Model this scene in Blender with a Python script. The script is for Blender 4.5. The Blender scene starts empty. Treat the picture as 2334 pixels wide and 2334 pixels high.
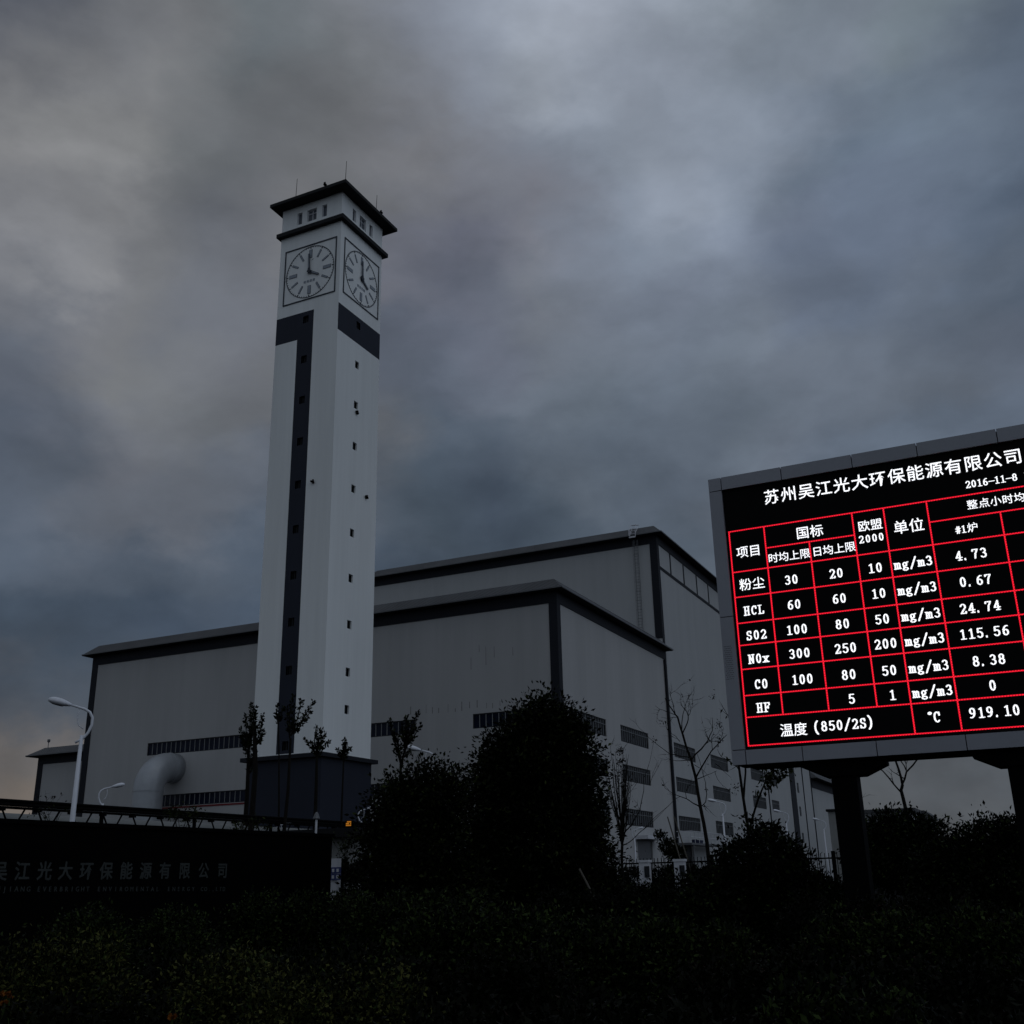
import bpy, math, random
import numpy as np
from mathutils import Vector, Matrix

R_ = math.radians
scene = bpy.context.scene
COL = scene.collection

# ---------------------------------------------------------------- camera
cam_data = bpy.data.cameras.new("camera")
cam = bpy.data.objects.new("camera", cam_data)
COL.objects.link(cam)
cam_data.sensor_width = 36.0
cam_data.lens = 37.395
cam_data.clip_start = 0.1
cam_data.clip_end = 6000.0
EYE = Vector((0.0, 0.0, 1.6))
_right, _up, _back = (0.899159, 0.437143, -0.020493), (0.160471, -0.285783, 0.944763), (0.407139, -0.852780, -0.327113)
_m = Matrix((( _right[0], _up[0], _back[0], EYE[0]),
             ( _right[1], _up[1], _back[1], EYE[1]),
             ( _right[2], _up[2], _back[2], EYE[2]), (0, 0, 0, 1)))
cam.matrix_world = _m
scene.camera = cam

# ---------------------------------------------------------------- sky
SKY_ELEVATIONS = [-3, 1, 3.5, 6.0, 8.5, 11.0, 13.5, 16.0, 18.5, 21.0, 23.5, 26.0, 28.5, 31.0, 33.5, 36.0, 38.5, 41.0, 43.5, 46.0]
SKY_AZIMUTHS = [-72, -61, -58, -55, -52, -49, -46, -43, -40, -37, -34, -31, -28, -25, -22, -19, -16, -13, -10, -7, -4, -1, 2, 5, 8, 11, 14, 17, 27]
SKY_GRID = [  # linear colour x 1000 of the cloud deck, one row per elevation
    "151,124,106 151,124,106 151,124,106 151,124,106 151,124,106 151,124,106 151,124,106 151,124,106 151,124,106 151,124,106 117,107,105 52,72,104 67,88,119 67,88,119 69,78,89 69,78,89 69,78,89 69,78,89 69,78,88 74,79,86 76,80,89 77,86,100 77,88,104 77,88,104 77,88,104 77,88,104 77,88,104 77,88,104 77,88,104",
    "150,123,106 149,123,106 149,123,106 149,123,106 149,123,106 149,123,106 149,123,106 148,123,106 148,123,106 88,92,105 52,72,104 52,72,104 67,88,119 67,88,119 67,88,119 69,78,89 69,78,89 69,78,89 69,78,89 72,79,87 76,82,91 77,87,102 77,88,104 77,88,104 77,88,104 77,88,104 77,88,104 77,88,104 115,138,185",
    "136,116,105 142,120,106 142,120,106 142,120,106 142,120,106 141,120,106 140,119,106 134,116,105 95,93,98 53,73,105 52,72,104 52,72,104 67,88,119 67,88,119 67,88,119 67,89,119 69,78,89 69,78,89 69,78,89 71,78,88 76,82,93 77,87,103 77,88,104 77,88,104 77,88,104 77,88,104 77,88,104 78,88,104 115,138,185",
    "73,79,94 99,96,100 107,101,102 113,105,103 117,107,104 115,106,104 91,91,98 57,70,89 55,76,108 53,73,105 52,72,104 52,72,104 67,88,119 67,88,119 67,88,119 68,90,120 83,104,133 69,78,89 69,78,89 70,78,88 76,83,95 77,88,103 77,88,104 77,88,104 77,88,104 77,88,104 110,131,174 115,138,185 115,138,185",
    "52,67,91 63,74,93 65,75,93 67,76,94 68,77,94 61,72,91 52,66,88 47,65,93 60,82,117 53,73,105 52,72,104 52,72,104 67,88,119 67,88,119 67,88,119 69,91,122 89,115,151 90,112,141 69,78,89 69,78,88 76,84,96 77,88,103 77,88,104 77,88,104 109,129,172 115,138,185 115,138,185 115,138,185 115,138,185",
    "46,64,91 47,65,91 48,65,91 48,65,90 49,65,90 49,65,89 48,65,93 51,70,101 61,83,118 53,73,105 52,72,104 52,72,104 64,85,116 67,88,119 67,88,119 71,93,125 90,115,151 96,120,152 97,120,152 86,107,139 79,91,110 78,88,104 111,133,177 115,138,185 115,138,185 115,138,185 115,138,185 115,138,185 116,144,189",
    "52,71,99 50,68,97 50,69,97 51,70,98 52,71,99 54,73,102 53,72,102 65,85,118 62,84,119 53,74,105 52,72,104 58,78,107 58,78,108 66,87,118 67,88,119 74,97,130 90,116,151 97,120,152 94,117,150 89,112,148 89,113,148 115,139,187 115,138,185 115,138,185 115,138,185 115,138,185 115,138,185 115,138,185 116,144,189",
    "79,96,126 67,87,117 63,83,114 64,84,116 71,91,123 79,99,131 69,88,118 77,97,128 75,97,131 65,86,118 59,79,110 61,81,109 57,77,106 66,88,117 67,88,118 77,100,132 89,113,146 98,119,149 92,115,150 89,113,149 96,121,160 117,145,195 115,138,186 115,138,185 115,138,185 115,138,185 115,138,185 115,140,187 115,143,189",
    "94,110,139 79,96,126 79,96,126 79,97,128 83,102,134 94,113,146 114,128,155 120,134,161 99,119,152 95,113,144 73,93,121 62,83,110 58,77,107 68,90,119 74,96,127 84,106,137 88,110,142 107,127,159 115,139,177 101,126,166 115,145,194 119,150,200 117,141,190 115,138,185 115,138,185 115,138,185 115,143,189 115,144,189 114,142,188",
    "103,119,147 88,104,134 84,100,130 82,99,129 82,99,130 89,106,134 126,136,160 119,134,161 110,127,157 107,121,145 81,99,124 69,91,121 71,92,124 90,112,143 102,126,160 99,124,160 105,130,169 129,156,196 130,155,197 116,144,188 116,146,192 119,149,197 120,150,200 116,139,187 115,139,186 115,143,189 115,143,189 115,143,188 110,137,183",
    "119,132,159 104,119,148 104,120,149 105,120,150 103,118,149 100,115,143 140,150,171 137,148,164 132,141,157 123,132,146 112,123,142 83,106,140 91,115,150 114,138,174 121,148,184 120,149,190 127,156,200 133,163,205 127,153,193 123,148,188 118,141,178 115,137,173 116,141,184 112,134,176 112,140,185 113,141,187 113,140,186 111,139,185 90,114,158",
    "180,187,207 121,135,161 112,127,154 108,122,151 106,121,149 122,132,155 150,157,166 143,152,165 132,141,161 132,140,153 106,123,156 103,122,159 131,154,196 142,169,211 136,164,203 142,172,217 142,174,221 144,175,220 140,166,209 133,159,201 119,143,183 115,139,178 113,136,177 103,126,168 104,131,176 106,133,179 103,129,175 96,122,166 56,76,111",
    "205,210,227 182,189,209 174,181,202 154,163,185 132,143,166 149,156,174 156,162,173 134,145,167 135,146,170 148,156,176 109,126,162 112,128,167 123,139,179 143,164,200 149,174,215 153,181,227 153,183,233 152,183,229 156,185,231 130,159,212 120,150,204 117,144,190 102,126,165 84,109,148 80,104,145 76,98,138 65,86,123 55,75,109 66,90,129",
    "227,231,243 221,225,240 215,220,237 214,220,237 218,224,240 215,220,232 160,167,179 132,142,162 139,148,168 158,164,179 148,157,192 133,146,188 127,142,181 144,161,192 151,172,210 166,195,248 169,198,254 169,200,256 171,204,263 135,166,226 122,153,210 128,160,219 98,127,175 74,99,140 58,79,115 53,74,107 57,78,113 63,86,123 68,91,131",
    "94,103,128 231,235,246 236,241,251 247,251,262 275,279,289 265,270,279 156,166,178 138,149,164 151,158,173 166,170,181 151,160,194 145,156,200 157,168,210 182,192,228 182,207,257 196,232,292 205,241,300 205,241,305 182,217,281 150,182,245 127,159,217 133,168,227 123,157,211 97,127,174 80,106,147 74,98,138 72,96,136 70,94,134 72,95,134",
    "79,89,115 158,164,181 180,186,200 199,204,216 227,232,240 223,229,235 157,168,178 143,154,167 150,158,171 151,158,169 160,167,182 173,182,213 193,206,243 194,204,241 195,215,261 227,264,327 259,297,364 249,287,353 209,248,312 152,190,248 123,158,211 137,175,229 140,178,232 118,150,201 102,131,178 82,107,149 76,100,139 75,98,137 75,99,137",
    "78,89,114 94,103,127 117,126,147 140,147,165 175,181,193 199,205,214 171,180,190 152,162,174 150,159,172 153,161,173 174,180,196 180,186,204 192,205,239 188,206,248 202,229,278 245,282,342 266,304,368 260,299,365 233,272,335 187,223,281 148,183,235 144,181,228 133,166,212 106,135,178 100,129,174 83,108,149 76,100,139 76,99,137 75,99,137",
    "78,89,114 80,91,116 86,96,121 103,112,134 147,154,169 170,177,188 166,178,191 136,155,171 142,158,173 173,185,202 185,198,226 187,203,238 230,257,309 266,297,348 300,334,389 308,345,409 267,302,365 254,289,350 216,251,302 185,217,264 179,210,256 163,199,233 143,176,216 112,141,184 101,130,174 89,115,157 78,102,141 76,99,138 75,99,137",
    "78,89,114 79,89,115 81,91,116 94,104,127 149,157,169 160,168,180 166,180,193 142,162,177 146,165,183 193,207,231 193,211,248 207,231,279 245,276,333 293,327,387 330,367,431 330,367,434 281,317,380 268,304,361 219,254,300 179,211,253 179,210,253 168,204,238 156,193,225 126,157,199 103,131,175 96,123,167 81,105,145 76,100,138 75,99,137",
    "78,89,114 78,89,114 79,90,115 100,110,132 153,162,173 164,174,186 168,182,196 145,165,180 154,174,194 200,215,241 200,219,259 230,256,308 251,281,339 295,330,393 344,382,452 346,384,455 293,330,394 275,312,369 239,275,324 185,219,259 179,210,253 173,206,243 161,199,228 147,182,217 111,140,183 100,128,173 86,112,153 77,101,140 75,99,137",
]

world = bpy.data.worlds.new("World")
scene.world = world
world.use_nodes = True
SUN_ELEV, SUN_AZ = R_(52), R_(112)          # azimuth clockwise from +Y
SIDE_LIGHT = (0.30, 0.35, 0.42)            # cloud deck off to the right (+X)
REAR_LIGHT = (0.185, 0.213, 0.25)            # cloud deck behind the camera
TOP_LIGHT = (0.235, 0.27, 0.32)            # overhead
def build_sky():
    nt = world.node_tree
    for n in list(nt.nodes): nt.nodes.remove(n)
    N = lambda t: nt.nodes.new(t)
    L = nt.links.new
    def math_(op, a, b=None, c=None, clamp=False):
        n = N("ShaderNodeMath"); n.operation = op; n.use_clamp = clamp
        for i, v in enumerate((a, b, c)):
            if v is None: continue
            if isinstance(v, (int, float)): n.inputs[i].default_value = v
            else: L(v, n.inputs[i])
        return n.outputs[0]
    def vmath(op, a, b=None, scale=None):
        n = N("ShaderNodeVectorMath"); n.operation = op
        for i, v in enumerate((a, b)):
            if v is None: continue
            if isinstance(v, tuple): n.inputs[i].default_value = v
            else: L(v, n.inputs[i])
        if scale is not None:
            if isinstance(scale, (int, float)): n.inputs["Scale"].default_value = scale
            else: L(scale, n.inputs["Scale"])
        return n.outputs[0]
    tc = N("ShaderNodeTexCoord")
    d0 = tc.outputs["Generated"]
    def noise(vec, scale, detail, rough, dist=0.0):
        n = N("ShaderNodeTexNoise"); L(vec, n.inputs["Vector"])
        n.inputs["Scale"].default_value = scale; n.inputs["Detail"].default_value = detail
        n.inputs["Roughness"].default_value = rough; n.inputs["Distortion"].default_value = dist
        return n
    # clouds lie in a deck: stretch the texture the way a flat layer overhead would be seen
    sep0 = N("ShaderNodeSeparateXYZ"); L(d0, sep0.inputs[0])
    den = math_("ADD", math_("MAXIMUM", sep0.outputs[2], 0.0), 1.1)
    comb = N("ShaderNodeCombineXYZ")
    L(math_("DIVIDE", sep0.outputs[0], den), comb.inputs[0]); L(math_("DIVIDE", sep0.outputs[1], den), comb.inputs[1]); L(math_("MULTIPLY", sep0.outputs[2], 0.9), comb.inputs[2])
    deck = comb.outputs[0]
    w1 = vmath("SCALE", vmath("SUBTRACT", noise(deck, 8.0, 6, 0.55).outputs["Color"], (0.5, 0.5, 0.5)), None, 0.22)
    d1 = vmath("NORMALIZE", vmath("ADD", d0, w1))
    sep = N("ShaderNodeSeparateXYZ"); L(d1, sep.inputs[0])
    elev = math_("MULTIPLY", math_("ARCSINE", sep.outputs[2]), 180 / math.pi)
    # azimuth squeezed so that the ramps spend most of their length on the part of the sky in front
    az = math_("MULTIPLY_ADD", math_("ARCTANGENT", math_("MULTIPLY_ADD", math_("ARCTAN2", sep.outputs[0], sep.outputs[1]), 180 / math.pi / 40, 23 / 40)), 1 / math.pi, 0.5)
    T_ = lambda a: 0.5 + math.atan((a + 23) / 40) / math.pi
    def ramp(stops):
        n = N("ShaderNodeValToRGB"); cr = n.color_ramp; cr.interpolation = "LINEAR"
        while len(cr.elements) > 1: cr.elements.remove(cr.elements[-1])
        cr.elements[0].position = stops[0][0]; cr.elements[0].color = (*stops[0][1], 1)
        for p, c in stops[1:]:
            e = cr.elements.new(p); e.color = (*c, 1)
        L(az, n.inputs[0])
        return n.outputs["Color"]
    total = None
    prev_e = None
    for e, row in zip(SKY_ELEVATIONS, SKY_GRID):
        cols = [tuple(int(v) / 1000.0 for v in c.split(",")) for c in row.split()]
        st = [(T_(-178), REAR_LIGHT)] + [(T_(a), c) for a, c in zip(SKY_AZIMUTHS, cols)] + [(T_(80), SIDE_LIGHT), (T_(178), REAR_LIGHT)]
        col = ramp(st)
        if total is None: total = col
        else:
            mr = N("ShaderNodeMapRange"); mr.interpolation_type = "SMOOTHSTEP"
            L(elev, mr.inputs[0]); mr.inputs[1].default_value = prev_e; mr.inputs[2].default_value = e
            mx = N("ShaderNodeMix"); mx.data_type = "RGBA"
            L(mr.outputs[0], mx.inputs[0]); L(total, mx.inputs[6]); L(col, mx.inputs[7])
            total = mx.outputs[2]
        prev_e = e
    mr = N("ShaderNodeMapRange"); mr.interpolation_type = "SMOOTHSTEP"
    L(elev, mr.inputs[0]); mr.inputs[1].default_value = 46; mr.inputs[2].default_value = 68
    mx = N("ShaderNodeMix"); mx.data_type = "RGBA"
    L(mr.outputs[0], mx.inputs[0]); L(total, mx.inputs[6]); mx.inputs[7].default_value = (*TOP_LIGHT, 1)
    total = mx.outputs[2]
    # wisps: soft light and dark structure inside the deck
    f1 = noise(deck, 8.0, 8, 0.52, 0.3).outputs[0]
    f2 = noise(deck, 20.0, 7, 0.58, 0.2).outputs[0]
    tex = math_("ADD", math_("MULTIPLY", math_("SUBTRACT", f1, 0.5), 0.50), math_("MULTIPLY", math_("SUBTRACT", f2, 0.5), 0.36))
    def billow(src, lo, hi, amp):
        mr = N("ShaderNodeMapRange"); mr.interpolation_type = "SMOOTHSTEP"; L(src, mr.inputs[0])
        mr.inputs[1].default_value = lo; mr.inputs[2].default_value = hi; mr.inputs[3].default_value = -amp; mr.inputs[4].default_value = amp
        return mr.outputs[0]
    g1 = noise(vmath("ADD", deck, (3.1, 1.7, 0.4)), 6.0, 6, 0.5, 0.2).outputs[0]
    g2 = noise(vmath("ADD", deck, (7.7, 2.2, 5.4)), 13.0, 6, 0.52, 0.3).outputs[0]
    tex = math_("ADD", tex, math_("ADD", billow(g1, 0.42, 0.60, 0.085), billow(g2, 0.43, 0.60, 0.045)))
    total = vmath("SCALE", total, None, math_("ADD", tex, 1.0))
    # the clear sky behind the cloud deck, faint
    sky = N("ShaderNodeTexSky"); sky.sky_type = "NISHITA"; sky.sun_disc = False
    sky.sun_elevation = SUN_ELEV; sky.sun_rotation = SUN_AZ
    total = vmath("ADD", vmath("SCALE", total, None, 10.0), vmath("SCALE", sky.outputs[0], None, 0.02))
    bg = N("ShaderNodeBackground"); bg.inputs["Strength"].default_value = 0.1
    L(total, bg.inputs["Color"])
    out = N("ShaderNodeOutputWorld"); L(bg.outputs[0], out.inputs["Surface"])
build_sky()

# ---------------------------------------------------------------- sun behind cloud, dusk strength
sun_data = bpy.data.lights.new("sun", "SUN")
sun_data.energy = 0.07
sun_data.angle = R_(40)
sun_data.color = (1.0, 0.98, 0.95)
sun = bpy.data.objects.new("sun", sun_data)
COL.objects.link(sun)
_sd = Vector((math.sin(SUN_AZ) * math.cos(SUN_ELEV), math.cos(SUN_AZ) * math.cos(SUN_ELEV), math.sin(SUN_ELEV)))
sun.rotation_euler = _sd.to_track_quat("Z", "Y").to_euler()
sun.location = (20, -20, 60)

scene.view_settings.view_transform = "Standard"
scene.view_settings.look = "None"
scene.view_settings.exposure = 0.0
scene.view_settings.gamma = 1.0
scene.cycles.max_bounces = 6
scene.cycles.diffuse_bounces = 3
scene.cycles.glossy_bounces = 3
scene.cycles.transparent_max_bounces = 4

# ---------------------------------------------------------------- materials
def material(name, color, rough=0.8, vary=0.0, vscale=1.0, stretch=(1, 1, 1), spec=0.3, metal=0.0, bump=0.0, bscale=20.0,
             island=0.0, streak=0.0, sscale=1.0, lohi=None, color2=None, emit=None, estr=1.0):
    m = bpy.data.materials.new(name); m.use_nodes = True
    nt = m.node_tree; b = nt.nodes["Principled BSDF"]; L = nt.links.new
    b.inputs["Base Color"].default_value = (*color, 1)
    b.inputs["Roughness"].default_value = rough
    b.inputs["Specular IOR Level"].default_value = spec
    b.inputs["Metallic"].default_value = metal
    tc = nt.nodes.new("ShaderNodeTexCoord")
    fac = None
    if vary > 0:
        mp = nt.nodes.new("ShaderNodeMapping"); mp.inputs["Scale"].default_value = stretch
        L(tc.outputs["Object"], mp.inputs["Vector"])
        n = nt.nodes.new("ShaderNodeTexNoise"); n.inputs["Scale"].default_value = vscale
        n.inputs["Detail"].default_value = 6; n.inputs["Roughness"].default_value = 0.6
        L(mp.outputs[0], n.inputs["Vector"])
        fac = n.outputs[0]
    if island > 0:
        g = nt.nodes.new("ShaderNodeNewGeometry")
        if fac is None: fac = g.outputs["Random Per Island"]
        else:
            mi = nt.nodes.new("ShaderNodeMix"); mi.inputs[0].default_value = island
            L(fac, mi.inputs[2]); L(g.outputs["Random Per Island"], mi.inputs[3]); fac = mi.outputs[0]
    if fac is not None:
        mx = nt.nodes.new("ShaderNodeMix"); mx.data_type = "RGBA"
        c2 = color2 if color2 else tuple(c * (1 + vary) for c in color)
        c1 = color if color2 else tuple(max(0, c * (1 - vary)) for c in color)
        mr = nt.nodes.new("ShaderNodeMapRange")
        lo, hi = (0.0, 1.0) if island >= 1 else (0.28, 0.72)
        if lohi: lo, hi = lohi
        mr.inputs[1].default_value = lo; mr.inputs[2].default_value = hi
        L(fac, mr.inputs[0]); L(mr.outputs[0], mx.inputs[0])
        mx.inputs[6].default_value = (*c1, 1); mx.inputs[7].default_value = (*c2, 1)
        col_out = mx.outputs[2]
        if streak > 0:                          # thin vertical runs of dirt and faint panel joints
            mp2 = nt.nodes.new("ShaderNodeMapping"); mp2.inputs["Scale"].default_value = (1, 1, 0.035); L(tc.outputs["Object"], mp2.inputs["Vector"])
            n3 = nt.nodes.new("ShaderNodeTexNoise"); n3.inputs["Scale"].default_value = sscale; n3.inputs["Detail"].default_value = 5; n3.inputs["Roughness"].default_value = 0.7
            L(mp2.outputs[0], n3.inputs["Vector"])
            r3 = nt.nodes.new("ShaderNodeMapRange"); r3.inputs[1].default_value = 0.35; r3.inputs[2].default_value = 0.65
            r3.inputs[3].default_value = 1 - streak; r3.inputs[4].default_value = 1 + streak * .6; L(n3.outputs[0], r3.inputs[0])
            vm = nt.nodes.new("ShaderNodeVectorMath"); vm.operation = "SCALE"; L(col_out, vm.inputs[0]); L(r3.outputs[0], vm.inputs["Scale"]); col_out = vm.outputs[0]
        L(col_out, b.inputs["Base Color"])
    if bump > 0:
        n2 = nt.nodes.new("ShaderNodeTexNoise"); n2.inputs["Scale"].default_value = bscale; n2.inputs["Detail"].default_value = 4
        L(tc.outputs["Object"], n2.inputs["Vector"])
        bm_ = nt.nodes.new("ShaderNodeBump"); bm_.inputs["Strength"].default_value = bump; bm_.inputs["Distance"].default_value = 0.05
        L(n2.outputs[0], bm_.inputs["Height"]); L(bm_.outputs[0], b.inputs["Normal"])
    if emit:
        b.inputs["Emission Color"].default_value = (*emit, 1); b.inputs["Emission Strength"].default_value = estr
    return m

def roof_material(name, color):
    """Ribbed sheet: a wave bump running across the eaves."""
    m = material(name, color, rough=0.6, vary=0.25, vscale=0.25, spec=0.2)
    nt = m.node_tree; L = nt.links.new
    tc = nt.nodes.new("ShaderNodeTexCoord"); w = nt.nodes.new("ShaderNodeTexWave")
    w.bands_direction = "DIAGONAL"; w.inputs["Scale"].default_value = 1.6; w.inputs["Distortion"].default_value = 0.2
    L(tc.outputs["Object"], w.inputs["Vector"])
    bm_ = nt.nodes.new("ShaderNodeBump"); bm_.inputs["Strength"].default_value = 0.5; bm_.inputs["Distance"].default_value = 0.08
    L(w.outputs[0], bm_.inputs["Height"]); L(bm_.outputs[0], nt.nodes["Principled BSDF"].inputs["Normal"])
    return m

def led_material(name, color, strength, pitch, depth=0.6):
    """Rows of small lamps: the emission dips between the lamps of the matrix."""
    m = bpy.data.materials.new(name); m.use_nodes = True
    nt = m.node_tree; b = nt.nodes["Principled BSDF"]; L = nt.links.new
    b.inputs["Base Color"].default_value = (0.01, 0.01, 0.012, 1); b.inputs["Roughness"].default_value = 0.7
    b.inputs["Specular IOR Level"].default_value = 0.1
    tc = nt.nodes.new("ShaderNodeTexCoord"); sp = nt.nodes.new("ShaderNodeSeparateXYZ")
    L(tc.outputs["Object"], sp.inputs[0])
    def cell(s):
        a = nt.nodes.new("ShaderNodeMath"); a.operation = "MULTIPLY"; a.inputs[1].default_value = 2 * math.pi / pitch; L(s, a.inputs[0])
        c = nt.nodes.new("ShaderNodeMath"); c.operation = "SINE"; L(a.outputs[0], c.inputs[0])
        return c.outputs[0]
    p = nt.nodes.new("ShaderNodeMath"); p.operation = "MULTIPLY"; L(cell(sp.outputs[0]), p.inputs[0]); L(cell(sp.outputs[2]), p.inputs[1])
    q = nt.nodes.new("ShaderNodeMath"); q.operation = "MULTIPLY_ADD"; q.inputs[1].default_value = depth * strength; q.inputs[2].default_value = strength
    L(p.outputs[0], q.inputs[0])
    b.inputs["Emission Color"].default_value = (*color, 1)
    L(q.outputs[0], b.inputs["Emission Strength"])
    return m

M = {}
M["tower_white"] = material("tower_white", (0.79, 0.815, 0.825), 0.75, vary=0.06, vscale=0.35, stretch=(1, 1, 0.12), bump=0.08, bscale=6, streak=0.035, sscale=1.3)
M["hall_wall"] = material("hall_wall", (0.405, 0.405, 0.41), 0.7, vary=0.07, vscale=0.25, stretch=(1, 1, 0.15), streak=0.03, sscale=0.9)
M["wing_wall"] = material("wing_wall", (0.40, 0.41, 0.42), 0.7, vary=0.06, vscale=0.25, stretch=(1, 1, 0.15), streak=0.03, sscale=0.9)
M["navy"] = material("navy_paint", (0.0055, 0.0072, 0.0135), 0.7, vary=0.12, vscale=0.5, stretch=(1, 1, 0.2))
M["tower_navy"] = material("tower_navy_paint", (0.0125, 0.0165, 0.031), 0.7, vary=0.12, vscale=0.5, stretch=(1, 1, 0.2))
M["base_navy"] = material("base_navy_paint", (0.010, 0.0135, 0.027), 0.65, vary=0.1, vscale=0.6)
M["roof"] = roof_material("roof_sheet", (0.074, 0.076, 0.082))
M["tower_roof"] = material("tower_roof_paint", (0.009, 0.0098, 0.012), 0.8, vary=0.15, vscale=2)
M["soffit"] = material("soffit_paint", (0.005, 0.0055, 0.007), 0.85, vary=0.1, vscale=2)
M["glass"] = material("window_glass", (0.006, 0.0095, 0.024), 0.25, vary=0.3, vscale=0.8, spec=0.10)
M["top_glass"] = material("lantern_glass", (0.085, 0.10, 0.125), 0.3, vary=0.2, vscale=1.0, spec=0.3)
M["dark_glass"] = material("dark_window_glass", (0.004, 0.005, 0.007), 0.4, vary=0.2, vscale=1.0, spec=0.10)
M["frame"] = material("window_frame", (0.22, 0.23, 0.24), 0.5, vary=0.1, vscale=2)
M["dark_frame"] = material("dark_window_frame", (0.012, 0.014, 0.019), 0.6, vary=0.1, vscale=2)
M["bar"] = material("security_bar", (0.15, 0.16, 0.17), 0.45, vary=0.1, vscale=3)
M["marker"] = material("clock_marker", (0.25, 0.285, 0.335), 0.5, vary=0.08, vscale=1)
M["marker_edge"] = material("clock_marker_edge", (0.035, 0.042, 0.058), 0.6, vary=0.08, vscale=1)
M["black_metal"] = material("black_metal", (0.0016, 0.0017, 0.0021), 0.75, vary=0.2, vscale=4, spec=0.04)
M["grey_metal"] = material("grey_metal", (0.12, 0.125, 0.135), 0.4, vary=0.15, vscale=3, metal=0.3)
M["lamp_white"] = material("lamp_white_enamel", (0.62, 0.64, 0.70), 0.4, vary=0.05, vscale=3, spec=0.5)
M["lamp_lens"] = material("lamp_lens", (0.10, 0.105, 0.115), 0.2, vary=0.1, vscale=8, spec=0.5)
M["duct"] = material("duct_sheet", (0.36, 0.38, 0.41), 0.4, vary=0.08, vscale=1.2, metal=0.3)
M["red_paint"] = material("red_paint", (0.14, 0.010, 0.014), 0.6, vary=0.15, vscale=1)
M["panel"] = material("cabinet_panel", (0.27, 0.28, 0.315), 0.5, vary=0.06, vscale=0.8, metal=0.15, spec=0.3)
M["seam"] = material("panel_seam", (0.012, 0.013, 0.016), 0.8, vary=0.1, vscale=3)
M["screen"] = material("screen_black", (0.003, 0.003, 0.0035), 0.75, vary=0.2, vscale=30, spec=0.08)
M["led_white"] = led_material("led_white", (0.93, 0.95, 1.0), 1.25, 0.0315, 0.55)
M["led_red"] = led_material("led_red", (1.0, 0.012, 0.034), 0.95, 0.0405, 0.62)
M["granite"] = material("black_granite", (0.0011, 0.0011, 0.0013), 0.7, vary=0.3, vscale=40, spec=0.03)
M["letter"] = material("steel_letter", (0.034, 0.039, 0.038), 0.6, vary=0.2, vscale=6, metal=0.2)
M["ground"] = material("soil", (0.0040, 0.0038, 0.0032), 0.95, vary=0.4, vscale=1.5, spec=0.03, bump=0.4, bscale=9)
M["bark"] = material("bark", (0.009, 0.008, 0.007), 0.9, vary=0.35, vscale=8, stretch=(1, 1, 0.3), spec=0.1, bump=0.5, bscale=25)
M["pale_bark"] = material("pale_bark", (0.045, 0.042, 0.038), 0.9, vary=0.35, vscale=8, spec=0.1)
M["wood"] = material("stake_wood", (0.10, 0.09, 0.075), 0.8, vary=0.25, vscale=9, stretch=(1, 1, 0.1))
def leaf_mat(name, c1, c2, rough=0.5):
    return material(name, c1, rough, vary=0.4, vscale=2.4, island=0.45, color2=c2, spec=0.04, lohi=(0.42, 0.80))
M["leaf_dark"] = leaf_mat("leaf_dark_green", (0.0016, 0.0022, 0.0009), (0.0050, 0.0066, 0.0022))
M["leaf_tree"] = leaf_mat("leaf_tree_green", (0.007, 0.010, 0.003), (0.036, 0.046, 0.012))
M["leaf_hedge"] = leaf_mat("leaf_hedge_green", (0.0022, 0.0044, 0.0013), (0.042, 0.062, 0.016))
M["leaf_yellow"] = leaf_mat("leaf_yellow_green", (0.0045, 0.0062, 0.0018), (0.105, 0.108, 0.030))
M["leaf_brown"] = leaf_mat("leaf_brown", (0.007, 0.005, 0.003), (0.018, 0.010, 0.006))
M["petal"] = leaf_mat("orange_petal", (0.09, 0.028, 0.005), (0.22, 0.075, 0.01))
M["pale_wall"] = material("pale_render", (0.26, 0.265, 0.26), 0.8, vary=0.1, vscale=0.6)
M["pale_pipe"] = material("pale_lagging", (0.15, 0.155, 0.152), 0.6, vary=0.15, vscale=0.5)
M["blue_plate"] = material("blue_enamel", (0.03, 0.045, 0.16), 0.4, vary=0.05, vscale=4)
M["white_paint"] = material("white_paint", (0.55, 0.56, 0.60), 0.5, vary=0.06, vscale=3)
M["amber"] = material("amber_led", (0.02, 0.012, 0.004), 0.6, emit=(1.0, 0.36, 0.03), estr=0.33)
M["lamp_glow"] = material("orange_lamp", (0.05, 0.02, 0.01), 0.5, emit=(1.0, 0.42, 0.18), estr=0.7)
M["blue_tarp"] = material("blue_sheet", (0.010, 0.016, 0.05), 0.7, vary=0.3, vscale=3)

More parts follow.
